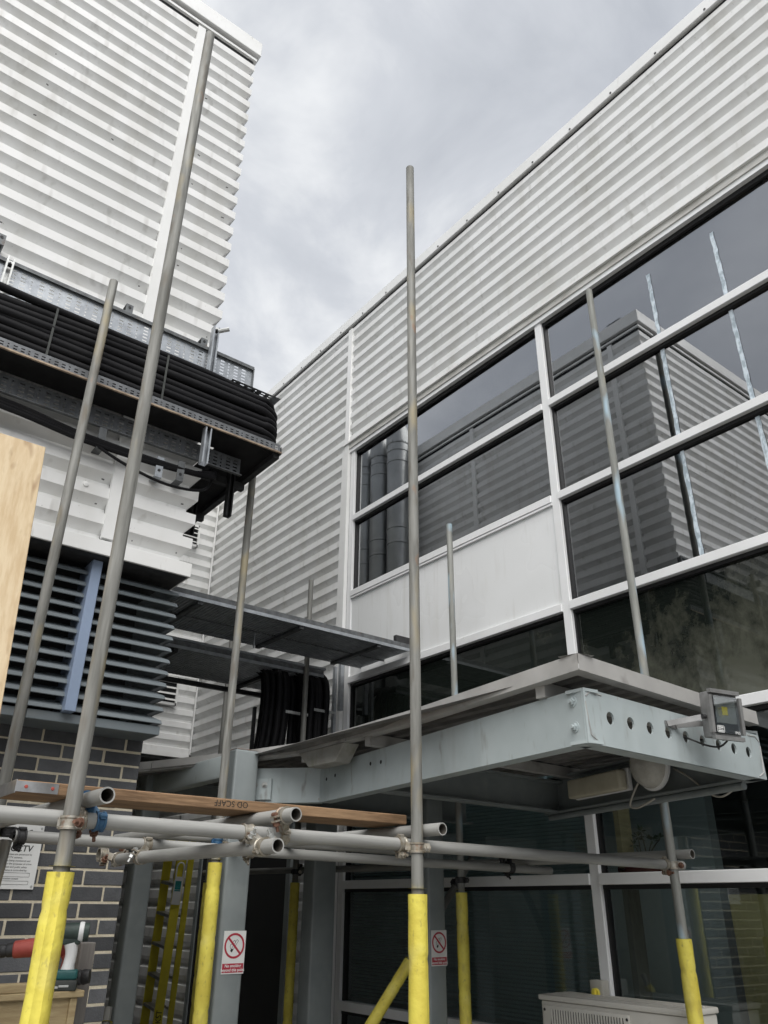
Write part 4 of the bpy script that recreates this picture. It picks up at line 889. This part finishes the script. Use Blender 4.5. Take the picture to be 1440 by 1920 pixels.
ST = thing('cable_tray', 'long cable shelf with rusted lip carrying the black cables round the corner', 'cable tray', (0.5, 3.85, 4.19))
obj('shelf', MB().box(-3, 2.105, 3.775, 4.00, 4.188, 4.191), 'shadowedsteel', ST)
obj('shelf', MB().box(1.74, 2.105, 4.0005, 5.16, 4.188, 4.191), 'shadowedsteel', ST)
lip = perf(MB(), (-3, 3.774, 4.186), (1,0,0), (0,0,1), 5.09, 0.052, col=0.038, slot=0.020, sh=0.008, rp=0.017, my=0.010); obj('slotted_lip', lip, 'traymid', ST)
obj('rusted_edge', MB().box(-3, 2.10, 3.768, 3.781, 4.176, 4.1855), 'rustedge', ST)
obj('side_lip', MB().box(2.100, 2.1035, 3.78, 5.16, 4.172, 4.228), 'traydark', ST)
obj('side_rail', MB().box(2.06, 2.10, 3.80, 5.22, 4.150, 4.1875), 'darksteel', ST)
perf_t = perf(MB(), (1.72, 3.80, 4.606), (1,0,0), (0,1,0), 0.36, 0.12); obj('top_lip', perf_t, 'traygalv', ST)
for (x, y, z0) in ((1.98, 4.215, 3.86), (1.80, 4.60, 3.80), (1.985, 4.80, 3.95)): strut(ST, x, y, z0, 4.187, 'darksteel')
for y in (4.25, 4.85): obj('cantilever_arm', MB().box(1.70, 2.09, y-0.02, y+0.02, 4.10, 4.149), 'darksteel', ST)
strut(ST, 1.595, 3.80, 3.925, 4.175, 'traygalv')

LT = thing('cable_tray', 'lower slotted tray edge below the rusted lip on the left wall', 'cable tray', (0, 3.98, 4.05))
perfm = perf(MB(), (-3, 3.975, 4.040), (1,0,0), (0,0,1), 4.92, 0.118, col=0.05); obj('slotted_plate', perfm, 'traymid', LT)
lm = MB(); lm.box(-3, 1.925, 3.952, 3.9745, 4.034, 4.040); obj('bottom_lip', lm, 'traydark', LT)
obj('tray_base', MB().box(-3, 1.92, 3.976, 4.02, 4.154, 4.158), 'traydark', LT)
for x, z in ((1.034, 3.935), (1.522, 3.895), (1.39, 3.875)):
    mb = MB(); mb.box(x-0.022, x+0.022, 3.945, 3.95, z-0.045, z+0.09); mb.box(x-0.022, x+0.022, 3.9505, 4.03, z-0.045, z-0.040); mb.box(x+0.018, x+0.022, 3.9505, 4.03, z-0.039, z+0.06)
    bb = obj('wall_bracket', mb, 'traygalv' if x < 1.5 and x > 1.2 else 'traydark', LT); h_ = MB(); h_.cyl((x, 3.9449, z), (x, 3.942, z), 0.009, n=10); obj('slot_nut', h_, 'gasket_shade', bb)

# black cables: each one a length of its own, turning the corner of the building
CB = thing('cable_bundle', 'thick bundle of black cables stacked on the shelf round the building corner', 'cables', (0.5, 3.83, 4.19))
def corner_path(y, z, x, r, x0=-3.0, y1=5.1, wob=0.0, seed=0, sag=0.0):
    rg = random.Random(seed); ph = rg.uniform(0, 6); P = []
    n = 34
    for i in range(n): 
        t = i/(n-1); xx = x0+(x-r-x0)*t; P.append(Vector((xx, y+wob*0.4*math.sin(xx*3+ph), z+wob*math.sin(xx*2.3+ph)-sag*min(1, max(0, (1.25-xx)/1.0))**1.5)))
    for i in range(1, 9):
        a = math.pi/2*i/8; P.append(Vector((x-r+r*math.sin(a), y+r-r*math.cos(a), z+wob*math.sin((x+a)*2.3+ph))))
    for i in range(1, 8): P.append(Vector((x, y+r+(y1-y-r)*i/7, z)))
    return P
cz = [4.218, 4.265, 4.312, 4.359, 4.406, 4.453, 4.500, 4.545]
for k, z in enumerate(cz):
    obj('cable', MB().pipe(corner_path(3.812+0.004*math.sin(k*2.1), z, 2.108-0.008*(k % 2)-max(0, k-5)*0.012, 0.13+0.01*(k % 3), wob=0.009, seed=k, sag=0.012*max(0, k-3)), 0.0265+0.0022*math.sin(k*2.7), 12), 'cable', CB)
for k, z in enumerate((4.24, 4.29, 4.34, 4.39, 4.44, 4.49, 4.53)):
    obj('cable', MB().pipe(corner_path(3.866, z, 2.05, 0.11, wob=0.004, seed=20+k), 0.026, 8), 'cable', CB)
# one cable rising free of the stack towards the left, and slack ones below
obj('cable', MB().pipe(smoothpts([Vector((-3, 3.80, 4.66)), Vector((-0.8, 3.80, 4.60)), Vector((0.3, 3.80, 4.568)), Vector((1.0, 3.815, 4.575)), Vector((1.6, 3.825, 4.585)), Vector((2.02, 3.86, 4.575))]), 0.024, 10), 'cable', CB)
for x in (0.62, 1.28):
    obj('cable_tie', MB().box(x-0.006, x+0.006, 3.779, 3.783, 4.20, 4.565), 'toolblack', CB)
SC = thing('slack_cables', 'slack black cables drooping below the lower tray against the white cladding', 'cables', (0.6, 3.97, 3.8))
for k in range(3):
    a = 0.014*k; obj('cable', MB().pipe(smoothpts([Vector((-2.5, 3.97, 4.02-a*2)), Vector((-0.5, 3.965, 3.975-a)), Vector((0.45, 3.955-a*0.6, 3.985-a*1.6)), Vector((0.95, 3.95, 3.935-a*1.0)), Vector((1.5, 3.96, 3.935-a*0.4)), Vector((1.75, 4.0, 3.98+a)), Vector((1.80, 4.15, 4.10))]), 0.015 if k else 0.019, 8), 'cable', SC)
obj('cable', MB().pipe(smoothpts([Vector((1.02, 3.95, 3.90)), Vector((1.2, 3.94, 3.835)), Vector((1.45, 3.945, 3.80)), Vector((1.70, 4.0, 3.87)), Vector((1.80, 4.1, 4.05))]), 0.009, 8), 'cable', SC)

# bridge trays to the office wall
def bridge(label, x0, x1, y0, y1, z, m, seam=None):
    T = thing('cable_tray', label, 'cable tray', ((x0+x1)/2, (y0+y1)/2, z))
    mb = MB(); xr = x0; vs = []
    while xr < x1-0.03: vs += [(xr, 0.0), (xr+0.016, 0.0), (xr+0.019, 0.007), (xr+0.027, 0.007)]; xr += 0.030
    P = [(a, y, z+h) for a, h in vs for y in (y0, y1)]
    mb.add(P, [(2*i, 2*i+2, 2*i+3, 2*i+1) for i in range(len(vs)-1)]); obj('ribbed_base', mb, 'traygalv', T)
    fr = perf(MB(), (x0, y0-0.001, z), (1,0,0), (0,0,1), x1-x0, 0.062, col=0.05, slot=0.026, sh=0.016, rp=0.05, my=0.036); obj('front_flange', fr, 'traydark', T)
    obj('front_edge', MB().box(x0, x1, y0-0.010, y0-0.0012, z-0.006, z+0.020), 'traygalv', T)
    obj('back_flange', MB().box(x0, x1, y1, y1+0.003, z, z+0.06), m, T)
    if seam: obj('seam', MB().box(x0, x1, seam-0.004, seam+0.004, z-0.010, z-0.001), m, T); obj('seam_flange', MB().box(x0, x1, seam-0.001, seam+0.001, z+0.001, z+0.06), m, T)
    return T
B1 = bridge('dark cable tray bridging from the louvred building to the white panel', 1.55, 4.345, 5.18, 5.92, 3.630, 'traydark', 5.56)
for x in (2.3, 3.2, 4.0): obj('cross_stay', MB().box(x-0.02, x+0.02, 5.19, 5.91, 3.604, 3.628), 'traydark', B1)
obj('end_bracket', MB().box(4.20, 4.36, 5.20, 5.24, 3.70, 3.76), 'darksteel', B1)
B2 = bridge('second cable tray below the bridge carrying cables down to the canopy', 1.55, 3.97, 6.00, 6.80, 3.50, 'traydark')
obj('hanger_rail', MB().box(1.55, 3.95, 6.78, 6.82, 3.425, 3.466), 'darksteel', B2)
obj('upper_rail', MB().box(1.55, 3.97, 5.96, 5.988, 3.555, 3.575), 'traygalv', B2)
for x in (2.5, 3.5): obj('cross_stay', MB().box(x-0.02, x+0.02, 6.01, 6.79, 3.467, 3.499), 'darksteel', B2)
for x, y in ((2.75, 6.4), (3.0, 5.6)): obj('drop_rod', MB().cyl((x, y, 3.50), (x, y, 3.632), 0.006, n=8), 'traygalv', B2)
DC = thing('drop_cables', 'black cables dropping from the second tray to the canopy roof', 'cables', (3.85, 6.35, 2.45))
for k in range(24):
    t = k/23; xa = 3.47+0.56*t+(0.08 if t > 0.36 else 0); ya = 6.16+0.10*math.sin(k*1.7)
    pts = [Vector((2.0, ya, 3.545+0.012*(k % 3))), Vector((xa-0.35, ya, 3.545+0.012*(k % 3))), Vector((xa-0.08, ya, 3.53)), Vector((xa, ya, 3.40)), Vector((xa-0.01*math.sin(k), ya, 3.0)), Vector((xa-(0.05 if t < 0.36 else 0.0), ya, 2.70)), Vector((xa-(0.11 if t < 0.36 else 0.01), ya, 2.43))]
    obj('cable', MB().pipe(smoothpts(pts, 5), 0.030, 10), 'cable', DC)
obj('saddle_clip', MB().box(3.92, 4.16, 6.055, 6.06, 3.19, 3.215), 'zinc', DC)
obj('saddle_clip', MB().box(3.62, 3.86, 6.055, 6.06, 3.13, 3.155), 'zinc', DC)
obj('support_channel', MB().box(4.17, 4.195, 6.10, 6.14, 2.44, 3.66), 'traygalv', DC)
obj('support_channel', MB().box(4.235, 4.275, 6.10, 6.14, 3.25, 3.75), 'traygalv', DC)
obj('support_channel', MB().box(3.44, 3.46, 6.30, 6.34, 2.44, 3.20), 'darksteel', DC)

# ================================================================== SMALLER THINGS
# warning sign on the bricks
CS = thing('cctv_sign', 'white camera warning sign with black lettering on the dark bricks', 'sign', (1.152, 4.395, 1.656))
sx0, sx1, sz0, sz1 = 1.047, 1.257, 1.656, 1.947
obj('plate', MB().box(sx0, sx1, 4.391, 4.394, sz0, sz1), 'signwhite', CS, 0.0)
X_, Y_ = (1,0,0), (0,0,1); ys_ = 4.3905
text('heading', 'CCTV', 0.040, (1.112, ys_, 1.824), X_, Y_, 'black', CS, 0.0004, shear=0.15, bold=0.0006)
cm = MB(); cm.prism([(1.13, ys_, 1.905), (1.20, ys_, 1.925), (1.215, ys_, 1.90), (1.145, ys_, 1.878)], (0,-0.0005,0)); cm.prism([(1.10, ys_, 1.893), (1.125, ys_, 1.903), (1.133, ys_, 1.888), (1.108, ys_, 1.878)], (0,-0.0005,0)); cm.prism([(1.195, ys_, 1.895), (1.206, ys_, 1.895), (1.206, ys_, 1.868), (1.200, ys_, 1.862)], (0,-0.0005,0))
obj('camera_symbol', cm, 'black', CS)
for k, s in enumerate(('These premises are protected by', 'CCTV cameras.', 'Images are being monitored and', 'recorded for the purposes of crime', 'prevention and public safety.', 'This scheme is controlled by:')):
    text('small_print', s, 0.0118, (sx0+0.095, ys_, 1.8065-0.0142*k), X_, Y_, 'greyprint', CS, 0.0003, 'CENTER')
text('small_print', 'For information contact:', 0.0105, (sx0+0.08, ys_, 1.699), X_, Y_, 'greyprint', CS, 0.0003, 'CENTER')
bx_ = MB()
for z0, z1 in ((1.710, 1.7275), (1.676, 1.6915)):
    for a in ((sx0+0.015, sx1-0.03, z0, z0+0.001), (sx0+0.015, sx1-0.03, z1, z1+0.001), (sx0+0.015, sx0+0.016, z0, z1), (sx1-0.031, sx1-0.03, z0, z1)): bx_.box(a[0], a[1], ys_-0.0006, ys_, a[2], a[3])
obj('form_boxes', bx_, 'greyprint', CS)
for x, z in ((sx1-0.012, sz1-0.014), (sx1-0.012, sz0+0.014)): obj('screw', MB().lathe((x, 4.3905, z), (0,-1,0), [(0.006, 0), (0.005, 0.003), (0.0003, 0.0035)], 10), 'zinc', CS)

# workbench of timber with tools on it
WBn = thing('workbench', 'rough timber workbench against the brick wall behind the left pole', 'workbench', (1.0, 3.5, 0))
for k in range(3): obj('top_plank', MB().box(0.2, 1.232, 3.395+0.135*k, 3.395+0.135*k+0.130, 1.283, 1.305), 'bench', WBn, 0.003)
obj('apron', MB().box(0.22, 1.19, 3.42, 3.438, 1.02, 1.282), 'bench', WBn); obj('side_panel', MB().box(1.165, 1.185, 3.4385, 3.78, 0.25, 1.282), 'bench', WBn)
obj('edge_batten', MB().box(1.186, 1.212, 3.405, 3.435, 0.2, 1.282), 'bench', WBn, 0.002)
for x in (0.26, 1.10): 
    for y in (3.46, 3.74): obj('leg', MB().box(x, x+0.06, y, y+0.05, 0, 1.28), 'bench', WBn)
tag(obj('timber_post', MB().box(1.262, 1.322, 3.60, 3.65, 0, 1.455), 'greywood', bevel=0.003), 'weathered grey timber post standing behind the bench tools', 'post')
bt = obj('batten_stack', MB().box(0.2, 1.10, 3.40, 3.46, 1.3055, 1.335), 'bench', bevel=0.003); tag(bt, 'loose batten lying along the front of the bench top', 'timber')
CR = thing('grey_crate', 'ribbed grey plastic crate under the workbench at the bottom left', 'crate', (0.93, 3.28, 0.9))
obj('shell', MB().box(0.62, 1.08, 3.18, 3.40, 0.88, 1.185), 'crate', CR, 0.008, 2)
for k in range(4): obj('rib', MB().box(0.64, 1.06, 3.168, 3.1795, 0.93+0.06*k, 0.945+0.06*k), 'crate', CR)
for k in range(5): obj('rib', MB().box(0.70+0.08*k, 0.712+0.08*k, 3.160, 3.1675, 0.90, 1.17), 'crate', CR)
obj('crate_stand', MB().box(0.62, 1.08, 3.18, 3.40, 0.0, 0.879), 'greywood', CR)
# cordless drill with white grip
DL = thing('cordless_drill', 'cordless drill with white grip and teal battery standing on the bench', 'drill', (1.19, 3.44, 1.306))
o_ = Vector((1.150, 3.44, 1.306)); ax_ = Vector((0.93, -0.36, 0)).normalized(); sx_ = Vector((0.36, 0.93, 0)); zz = Vector((0,0,1))
def dp(a, s, z): return o_+ax_*a*0.82+sx_*s*0.92+zz*z*0.94
obj('battery', MB().obox(dp(0.0, 0, 0.018), ax_*0.060, sx_*0.036, zz*0.018), 'toolblack', DL, 0.006, 2)
for k in (0, 1): obj('battery_clip', MB().obox(dp(-0.028+0.045*k, -0.0375, 0.012+0.004*k), ax_*0.018, sx_*0.002, zz*0.004), 'zinc', DL, 0.001)
obj('foot', MB().obox(dp(0.006, 0, 0.054), ax_*0.052, sx_*0.034, zz*0.017), 'toolteal', DL, 0.010, 3)
gp = MB(); gp.pipe([dp(0.020, 0, 0.065), dp(0.022, 0, 0.09), dp(0.026, 0, 0.12), dp(0.024, 0, 0.145), dp(0.018, 0, 0.165)], 0.022, 14, rs=[0.026, 0.022, 0.0215, 0.0235, 0.026]); obj('grip', gp, 'white', DL)
hd = MB(); hd.lathe(dp(-0.075, 0, 0.205), ax_, [(0.0005, 0), (0.026, 0.002), (0.030, 0.02), (0.032, 0.07), (0.034, 0.11), (0.031, 0.135), (0.0005, 0.137)], 20); obj('motor_housing', hd, 'greenblack', DL)
hb_ = MB(); hb_.obox(dp(-0.005, 0, 0.174), ax_*0.052, sx_*0.022, zz*0.014); obj('trigger_housing', hb_, 'greenblack', DL, 0.008, 2)
ec = MB(); ec.lathe(dp(0.045, 0, 0.205), ax_, [(0.0345, 0), (0.036, 0.006), (0.0355, 0.016), (0.026, 0.024), (0.0005, 0.026)], 20); obj('end_cap', ec, 'white', DL)
cl = MB(); cl.lathe(dp(-0.115, 0, 0.205), ax_, [(0.0005, 0), (0.018, 0.001), (0.026, 0.02), (0.0265, 0.04)], 18); obj('clutch_ring', cl, 'white', DL)
# red hammer drill lying on the bench
HD = thing('hammer_drill', 'red power drill with grey ringed chuck lying on the bench', 'drill', (1.02, 3.48, 1.306))
h0 = Vector((0.955, 3.60, 1.432)); ha = Vector((0.90, -0.40, 0.10)).normalized(); hs2 = Vector((0.40, 0.90, 0))
def hp_(a, s, z): return h0+ha*a+hs2*s+zz*z
ch = MB(); ch.lathe(hp_(-0.06, 0, 0), ha, [(0.0005, 0), (0.013, 0.001), (0.016, 0.02), (0.022, 0.03), (0.024, 0.05), (0.021, 0.055), (0.024, 0.06), (0.024, 0.075), (0.021, 0.08), (0.025, 0.085), (0.026, 0.105)], 18); obj('chuck', ch, 'darksteel', HD)
bd = MB(); bd.lathe(hp_(0.045, 0, 0), ha, [(0.026, 0), (0.030, 0.004), (0.032, 0.05), (0.036, 0.12), (0.042, 0.15), (0.042, 0.23), (0.0005, 0.235)], 20); obj('body', bd, 'toolred', HD)
hg = MB(); hg.pipe([hp_(0.22, 0, -0.01), hp_(0.25, 0.0, -0.05), hp_(0.245, 0, -0.105)], 0.02, 12); obj('handle', hg, 'toolred', HD)
gr_ = MB(); gr_.lathe(Vector((1.25, 3.56, 1.335)), (0.8,-0.5,0.1), [(0.0005, 0), (0.024, 0.001), (0.028, 0.012), (0.024, 0.02), (0.028, 0.028), (0.024, 0.05), (0.0005, 0.052)], 18)
tag(obj('chuck_attachment', gr_, 'darksteel'), 'dark ringed chuck piece lying beside the drill battery', 'tool part')

# ladder against the far wall in the passage
LD = thing('stepladder', 'yellow fibreglass stepladder folded in the passage behind the canopy posts', 'ladder', (3.75, 8.4, 0))
def lerp(a, b, t): return V(a)+(V(b)-V(a))*t
lA0, lA1 = Vector((4.04, 9.27, 0.0)), Vector((3.60, 8.13, 2.30))    # left stile
lB0, lB1 = Vector((3.93, 8.73, 0.0)), Vector((3.53, 7.64, 2.25))    # right stile
lC0, lC1 = Vector((4.08, 8.74, 0.0)), Vector((3.60, 7.60, 2.25))    # rear frame
for a, b in ((lA0, lA1), (lB0, lB1)): obj('stile', MB().bar(a, b, 0.085, 0.030, (0.2, 0.9, 0.3)), 'ladder', LD)
obj('rear_stile', MB().bar(lC0, lC1, 0.055, 0.03, (0.2, 0.9, 0.3)), 'ladder', LD)
obj('rear_stile', MB().bar(lC0+Vector((0.1, 0.45, 0)), lC1+Vector((0.06, 0.42, 0)), 0.055, 0.03, (0.2, 0.9, 0.3)), 'ladder', LD)
for k in range(8):
    t = (0.12+0.28*k)/2.3; a, b = lerp(lA0, lA1, t), lerp(lB0, lB1, t); obj('tread', MB().bar(a, b, 0.085, 0.028), 'alutread', LD)
    if k < 7: a2, b2 = lC0+(lC1-lC0)*t, lC0+Vector((0.1, 0.45, 0))+(lC1-lC0)*t; obj('rear_bar', MB().bar(a2, b2, 0.02, 0.02), 'alutread', LD)
sd_ = (lB1-lB0).normalized(); sn = (Vector((0,0,1.6))-lB1); sn = (sn-sd_*sn.dot(sd_)).normalized(); sw = sd_.cross(sn)
def stp(z, a, o): t = z/2.25; return lerp(lB0, lB1, t)+sw*a+sn*o
text('stile_lettering', 'KST', 0.075, stp(0.58, 0.030, 0.047), sd_, -sw, 'black', LD, 0.0005)
TG = thing('ladder_tag', 'white inspection tag holder with teal print clipped to the yellow ladder', 'tag', stp(1.50, 0, 0.06))
tp = [stp(1.62, -0.04, 0.06), stp(1.62, 0.04, 0.06), stp(1.86, 0.04, 0.06), stp(1.86, -0.04, 0.06)]
obj('holder', MB().prism(tp, sn*0.006), 'signwhite', TG)
lp = MB(); loop = [stp(1.86, -0.034, 0.063)]+[stp(1.94+0.045*math.sin(a), -0.034*math.cos(a), 0.063) for a in [math.pi*i/8 for i in range(9)]]+[stp(1.86, 0.034, 0.063)]
obj('loop', lp.pipe(loop, 0.008, 8), 'signwhite', TG)
tt = MB()
for k, (z, hh) in enumerate(((1.80, 0.03), (1.762, 0.012), (1.742, 0.006))): tt.obox(stp(z, 0, 0.0665), sd_*hh, sw*0.028, sn*0.0004)
obj('print', tt, 'teal', TG)

# air conditioner and isolator
AC = thing('air_conditioner', 'cream outdoor air conditioning unit in front of the office windows', 'air conditioner', (4.19, 3.18, 0))
DX, DY, DZ = 0.198, 0.178, -0.018
def acbox(*b): return MB().box(b[0]+DX, b[1]+DX, b[2]+DY, b[3]+DY, b[4]+DZ if b[4] > 0.01 else b[4], b[5]+DZ)
obj('casing', acbox(3.862, 4.135, 2.52, 3.487, 0.36, 1.128), 'acwhite', AC, 0.010, 2)
tl = acbox(3.850, 4.140, 2.508, 3.498, 1.129, 1.158); obj('lid', tl, 'acwhite', AC, 0.008, 2)
for k in range(3): obj('lid_rib', acbox(3.90+0.075*k, 3.915+0.075*k, 2.54, 3.47, 1.1585, 1.162), 'acwhite', AC)
FG = obj('fan_guard_frame', acbox(3.846, 3.8615, 2.862, 3.462, 0.44, 1.108), 'acwhite', AC, 0.006, 2)
obj('fan_opening', MB().prism([(a+DX, b+DY, c+DZ) for a, b, c in ((3.8445, 2.90, 1.09), (3.8445, 3.395, 1.09), (3.8445, 3.44, 0.80), (3.8445, 3.44, 0.50), (3.8445, 2.88, 0.50), (3.8445, 2.88, 0.80))], (0.001, 0, 0)), 'acdark', FG)
for k in range(27):
    y = 2.905+0.0185*k; obj('guard_slat', acbox(3.836, 3.8440, y, y+0.0075, 0.48, 1.092), 'acwhite', FG)
for y in (2.876, 3.449): obj('screw', MB().lathe((3.8459+DX, y+DY, 1.085+DZ), (-1,0,0), [(0.008, 0), (0.007, 0.003), (0.0003, 0.0035)], 10), 'darksteel', FG)
for y in (2.62, 3.38): obj('foot', acbox(3.88, 4.13, y-0.03, y+0.03, 0, 0.359), 'darksteel', AC)
IS = thing('isolator_switch', 'small grey isolator box with yellow rotary knob on the window frame', 'switch', (4.33, 3.42, 1.10))
obj('box', MB().box(4.285, 4.351, 3.385, 3.475, 1.105, 1.215), 'isolator', IS, 0.006, 2)
kn = MB(); kn.cyl((4.2845, 3.43, 1.15), (4.268, 3.43, 1.15), 0.026, n=20); kn.box(4.255, 4.2679, 3.422, 3.438, 1.126, 1.174); obj('knob', kn, 'led', IS)

# flues on the far end of the louvred building (seen mirrored in the office glass)
for i, (y, zt) in enumerate(((8.36, 8.62), (8.82, 8.58), (9.22, 8.55))):
    F = thing('flue', ('nearest', 'middle', 'furthest')[i]+' of three grey steel flues mirrored in the far window', 'flue', (2.02, y, 0), 'steel flues on the end wall')
    rr = 0.185 if i == 0 else 0.17
    obj('stack', MB().lathe((2.02, y, 2.0), (0,0,1), [(rr, 0), (rr, zt-2.35)], 28), 'flue', F)
    obj('cap', MB().lathe((2.02, y, zt-0.36), (0,0,1), [(rr*1.08, 0), (rr*1.08, 0.20), (rr*0.75, 0.36), (0.001, 0.37)], 28), 'flue', F)
    for z in (zt-0.38, zt-0.52, zt-0.72, zt-1.9, zt-2.15): obj('joint_band', MB().lathe((2.02, y, z), (0,0,1), [(rr, 0), (rr*1.06, 0.008), (rr*1.06, 0.032), (rr, 0.04)], 28), 'flue', F)
    obj('pedestal', MB().box(1.85, 2.18, y-0.15, y+0.15, 1.9, 2.0), 'flue', F)
# aerial on the roof (seen mirrored)
AE = thing('roof_aerial', 'thin roof aerial mirrored above the parapet corner in the office glass', 'aerial', (0.2, 4.75, 8.2))
AEX, AEY = 0.2, 4.75
obj('mast', MB().cyl((AEX, AEY, 8.2), (AEX, AEY, 9.05), 0.022, n=10), 'darksteel', AE)
for z, dx_ in ((8.98, 0.55), (8.80, 0.35)):
    obj('boom', MB().cyl((AEX-dx_, AEY, z), (AEX+0.85, AEY, z), 0.012, n=8), 'darksteel', AE)
    for k in range(8): x = AEX-dx_+k*(dx_+0.85)/7; obj('element', MB().cyl((x, AEY-0.20+0.012*k, z), (x, AEY+0.20-0.012*k, z), 0.007, n=6), 'darksteel', AE)

# plant, chair and cabinet inside the ground floor window
PT = thing('potted_plant', 'small dark branching plant in a red trough on the inside window sill', 'plant', (4.56, 3.15, 1.79))
obj('trough', MB().box(4.50, 4.62, 2.96, 3.34, 1.791, 1.83), 'pot', PT, 0.006, 2)
rg = random.Random(5)
for (y0, tips) in ((3.19, ((3.235, 1.955), (3.20, 2.00))), (3.15, ((3.175, 2.03), (3.10, 1.975), (3.04, 1.985)))):
    for ty, tz in tips:
        obj('stem', MB().pipe(smoothpts([Vector((4.56, y0, 1.82)), Vector((4.56, y0+(ty-y0)*0.3, 1.82+(tz-1.82)*0.55)), Vector((4.56, ty, tz))], 4), 0.004, 6), 'stem', PT)
        lf = MB()
        for k in range(16):
            a = rg.uniform(0, 6.28); e_ = rg.uniform(-0.6, 1.2); L = rg.uniform(0.028, 0.048); d = Vector((math.cos(a)*math.cos(e_), math.sin(a)*math.cos(e_), math.sin(e_))); s = d.cross(Vector((0.3,0.2,1))).normalized()*0.008; c = Vector((4.56, ty, tz))+d*0.006
            lf.add([c, c+d*L*0.5+s, c+d*L, c+d*L*0.5-s], [(0,1,2,3)])
        obj('leaf_cluster', lf, 'plant', PT)
CH = thing('office_chair', 'dark office chair back seen through the lower right window', 'chair', (5.0, 2.3, 0.12))
bk_ = MB(); prof_ = [(4.95, 2.55+0.27*math.sin(a)*1.0-0.25, 1.20+0.17*math.cos(a)) for a in [2*math.pi*i/20 for i in range(20)]]
bk_.prism(prof_, (0.06, 0, 0)); obj('backrest', bk_, 'chair', CH, 0.012, 2)
obj('seat', MB().box(4.98, 5.44, 2.06, 2.54, 0.58, 0.66), 'chair', CH, 0.02, 2); obj('column', MB().cyl((5.2, 2.3, 0.16), (5.2, 2.3, 0.58), 0.03, n=12), 'darksteel', CH)
for k in range(5): a = 2*math.pi*k/5; obj('foot', MB().bar((5.2, 2.3, 0.16), (5.2+0.3*math.cos(a), 2.3+0.3*math.sin(a), 0.145), 0.04, 0.03), 'darksteel', CH)
CBn = thing('cabinet', 'mustard coloured cabinet standing behind the lower right window', 'cabinet', (5.35, 1.7, 0.12))
obj('carcass', MB().box(5.15, 5.55, 0.8, 3.0, 0.121, 1.68), 'cream', CBn, 0.008, 2)
for k in range(3): obj('cabinet_door', MB().box(5.135, 5.1495, 0.83+0.73*k, 1.53+0.73*k, 0.16, 1.64), 'cream', CBn, 0.004)
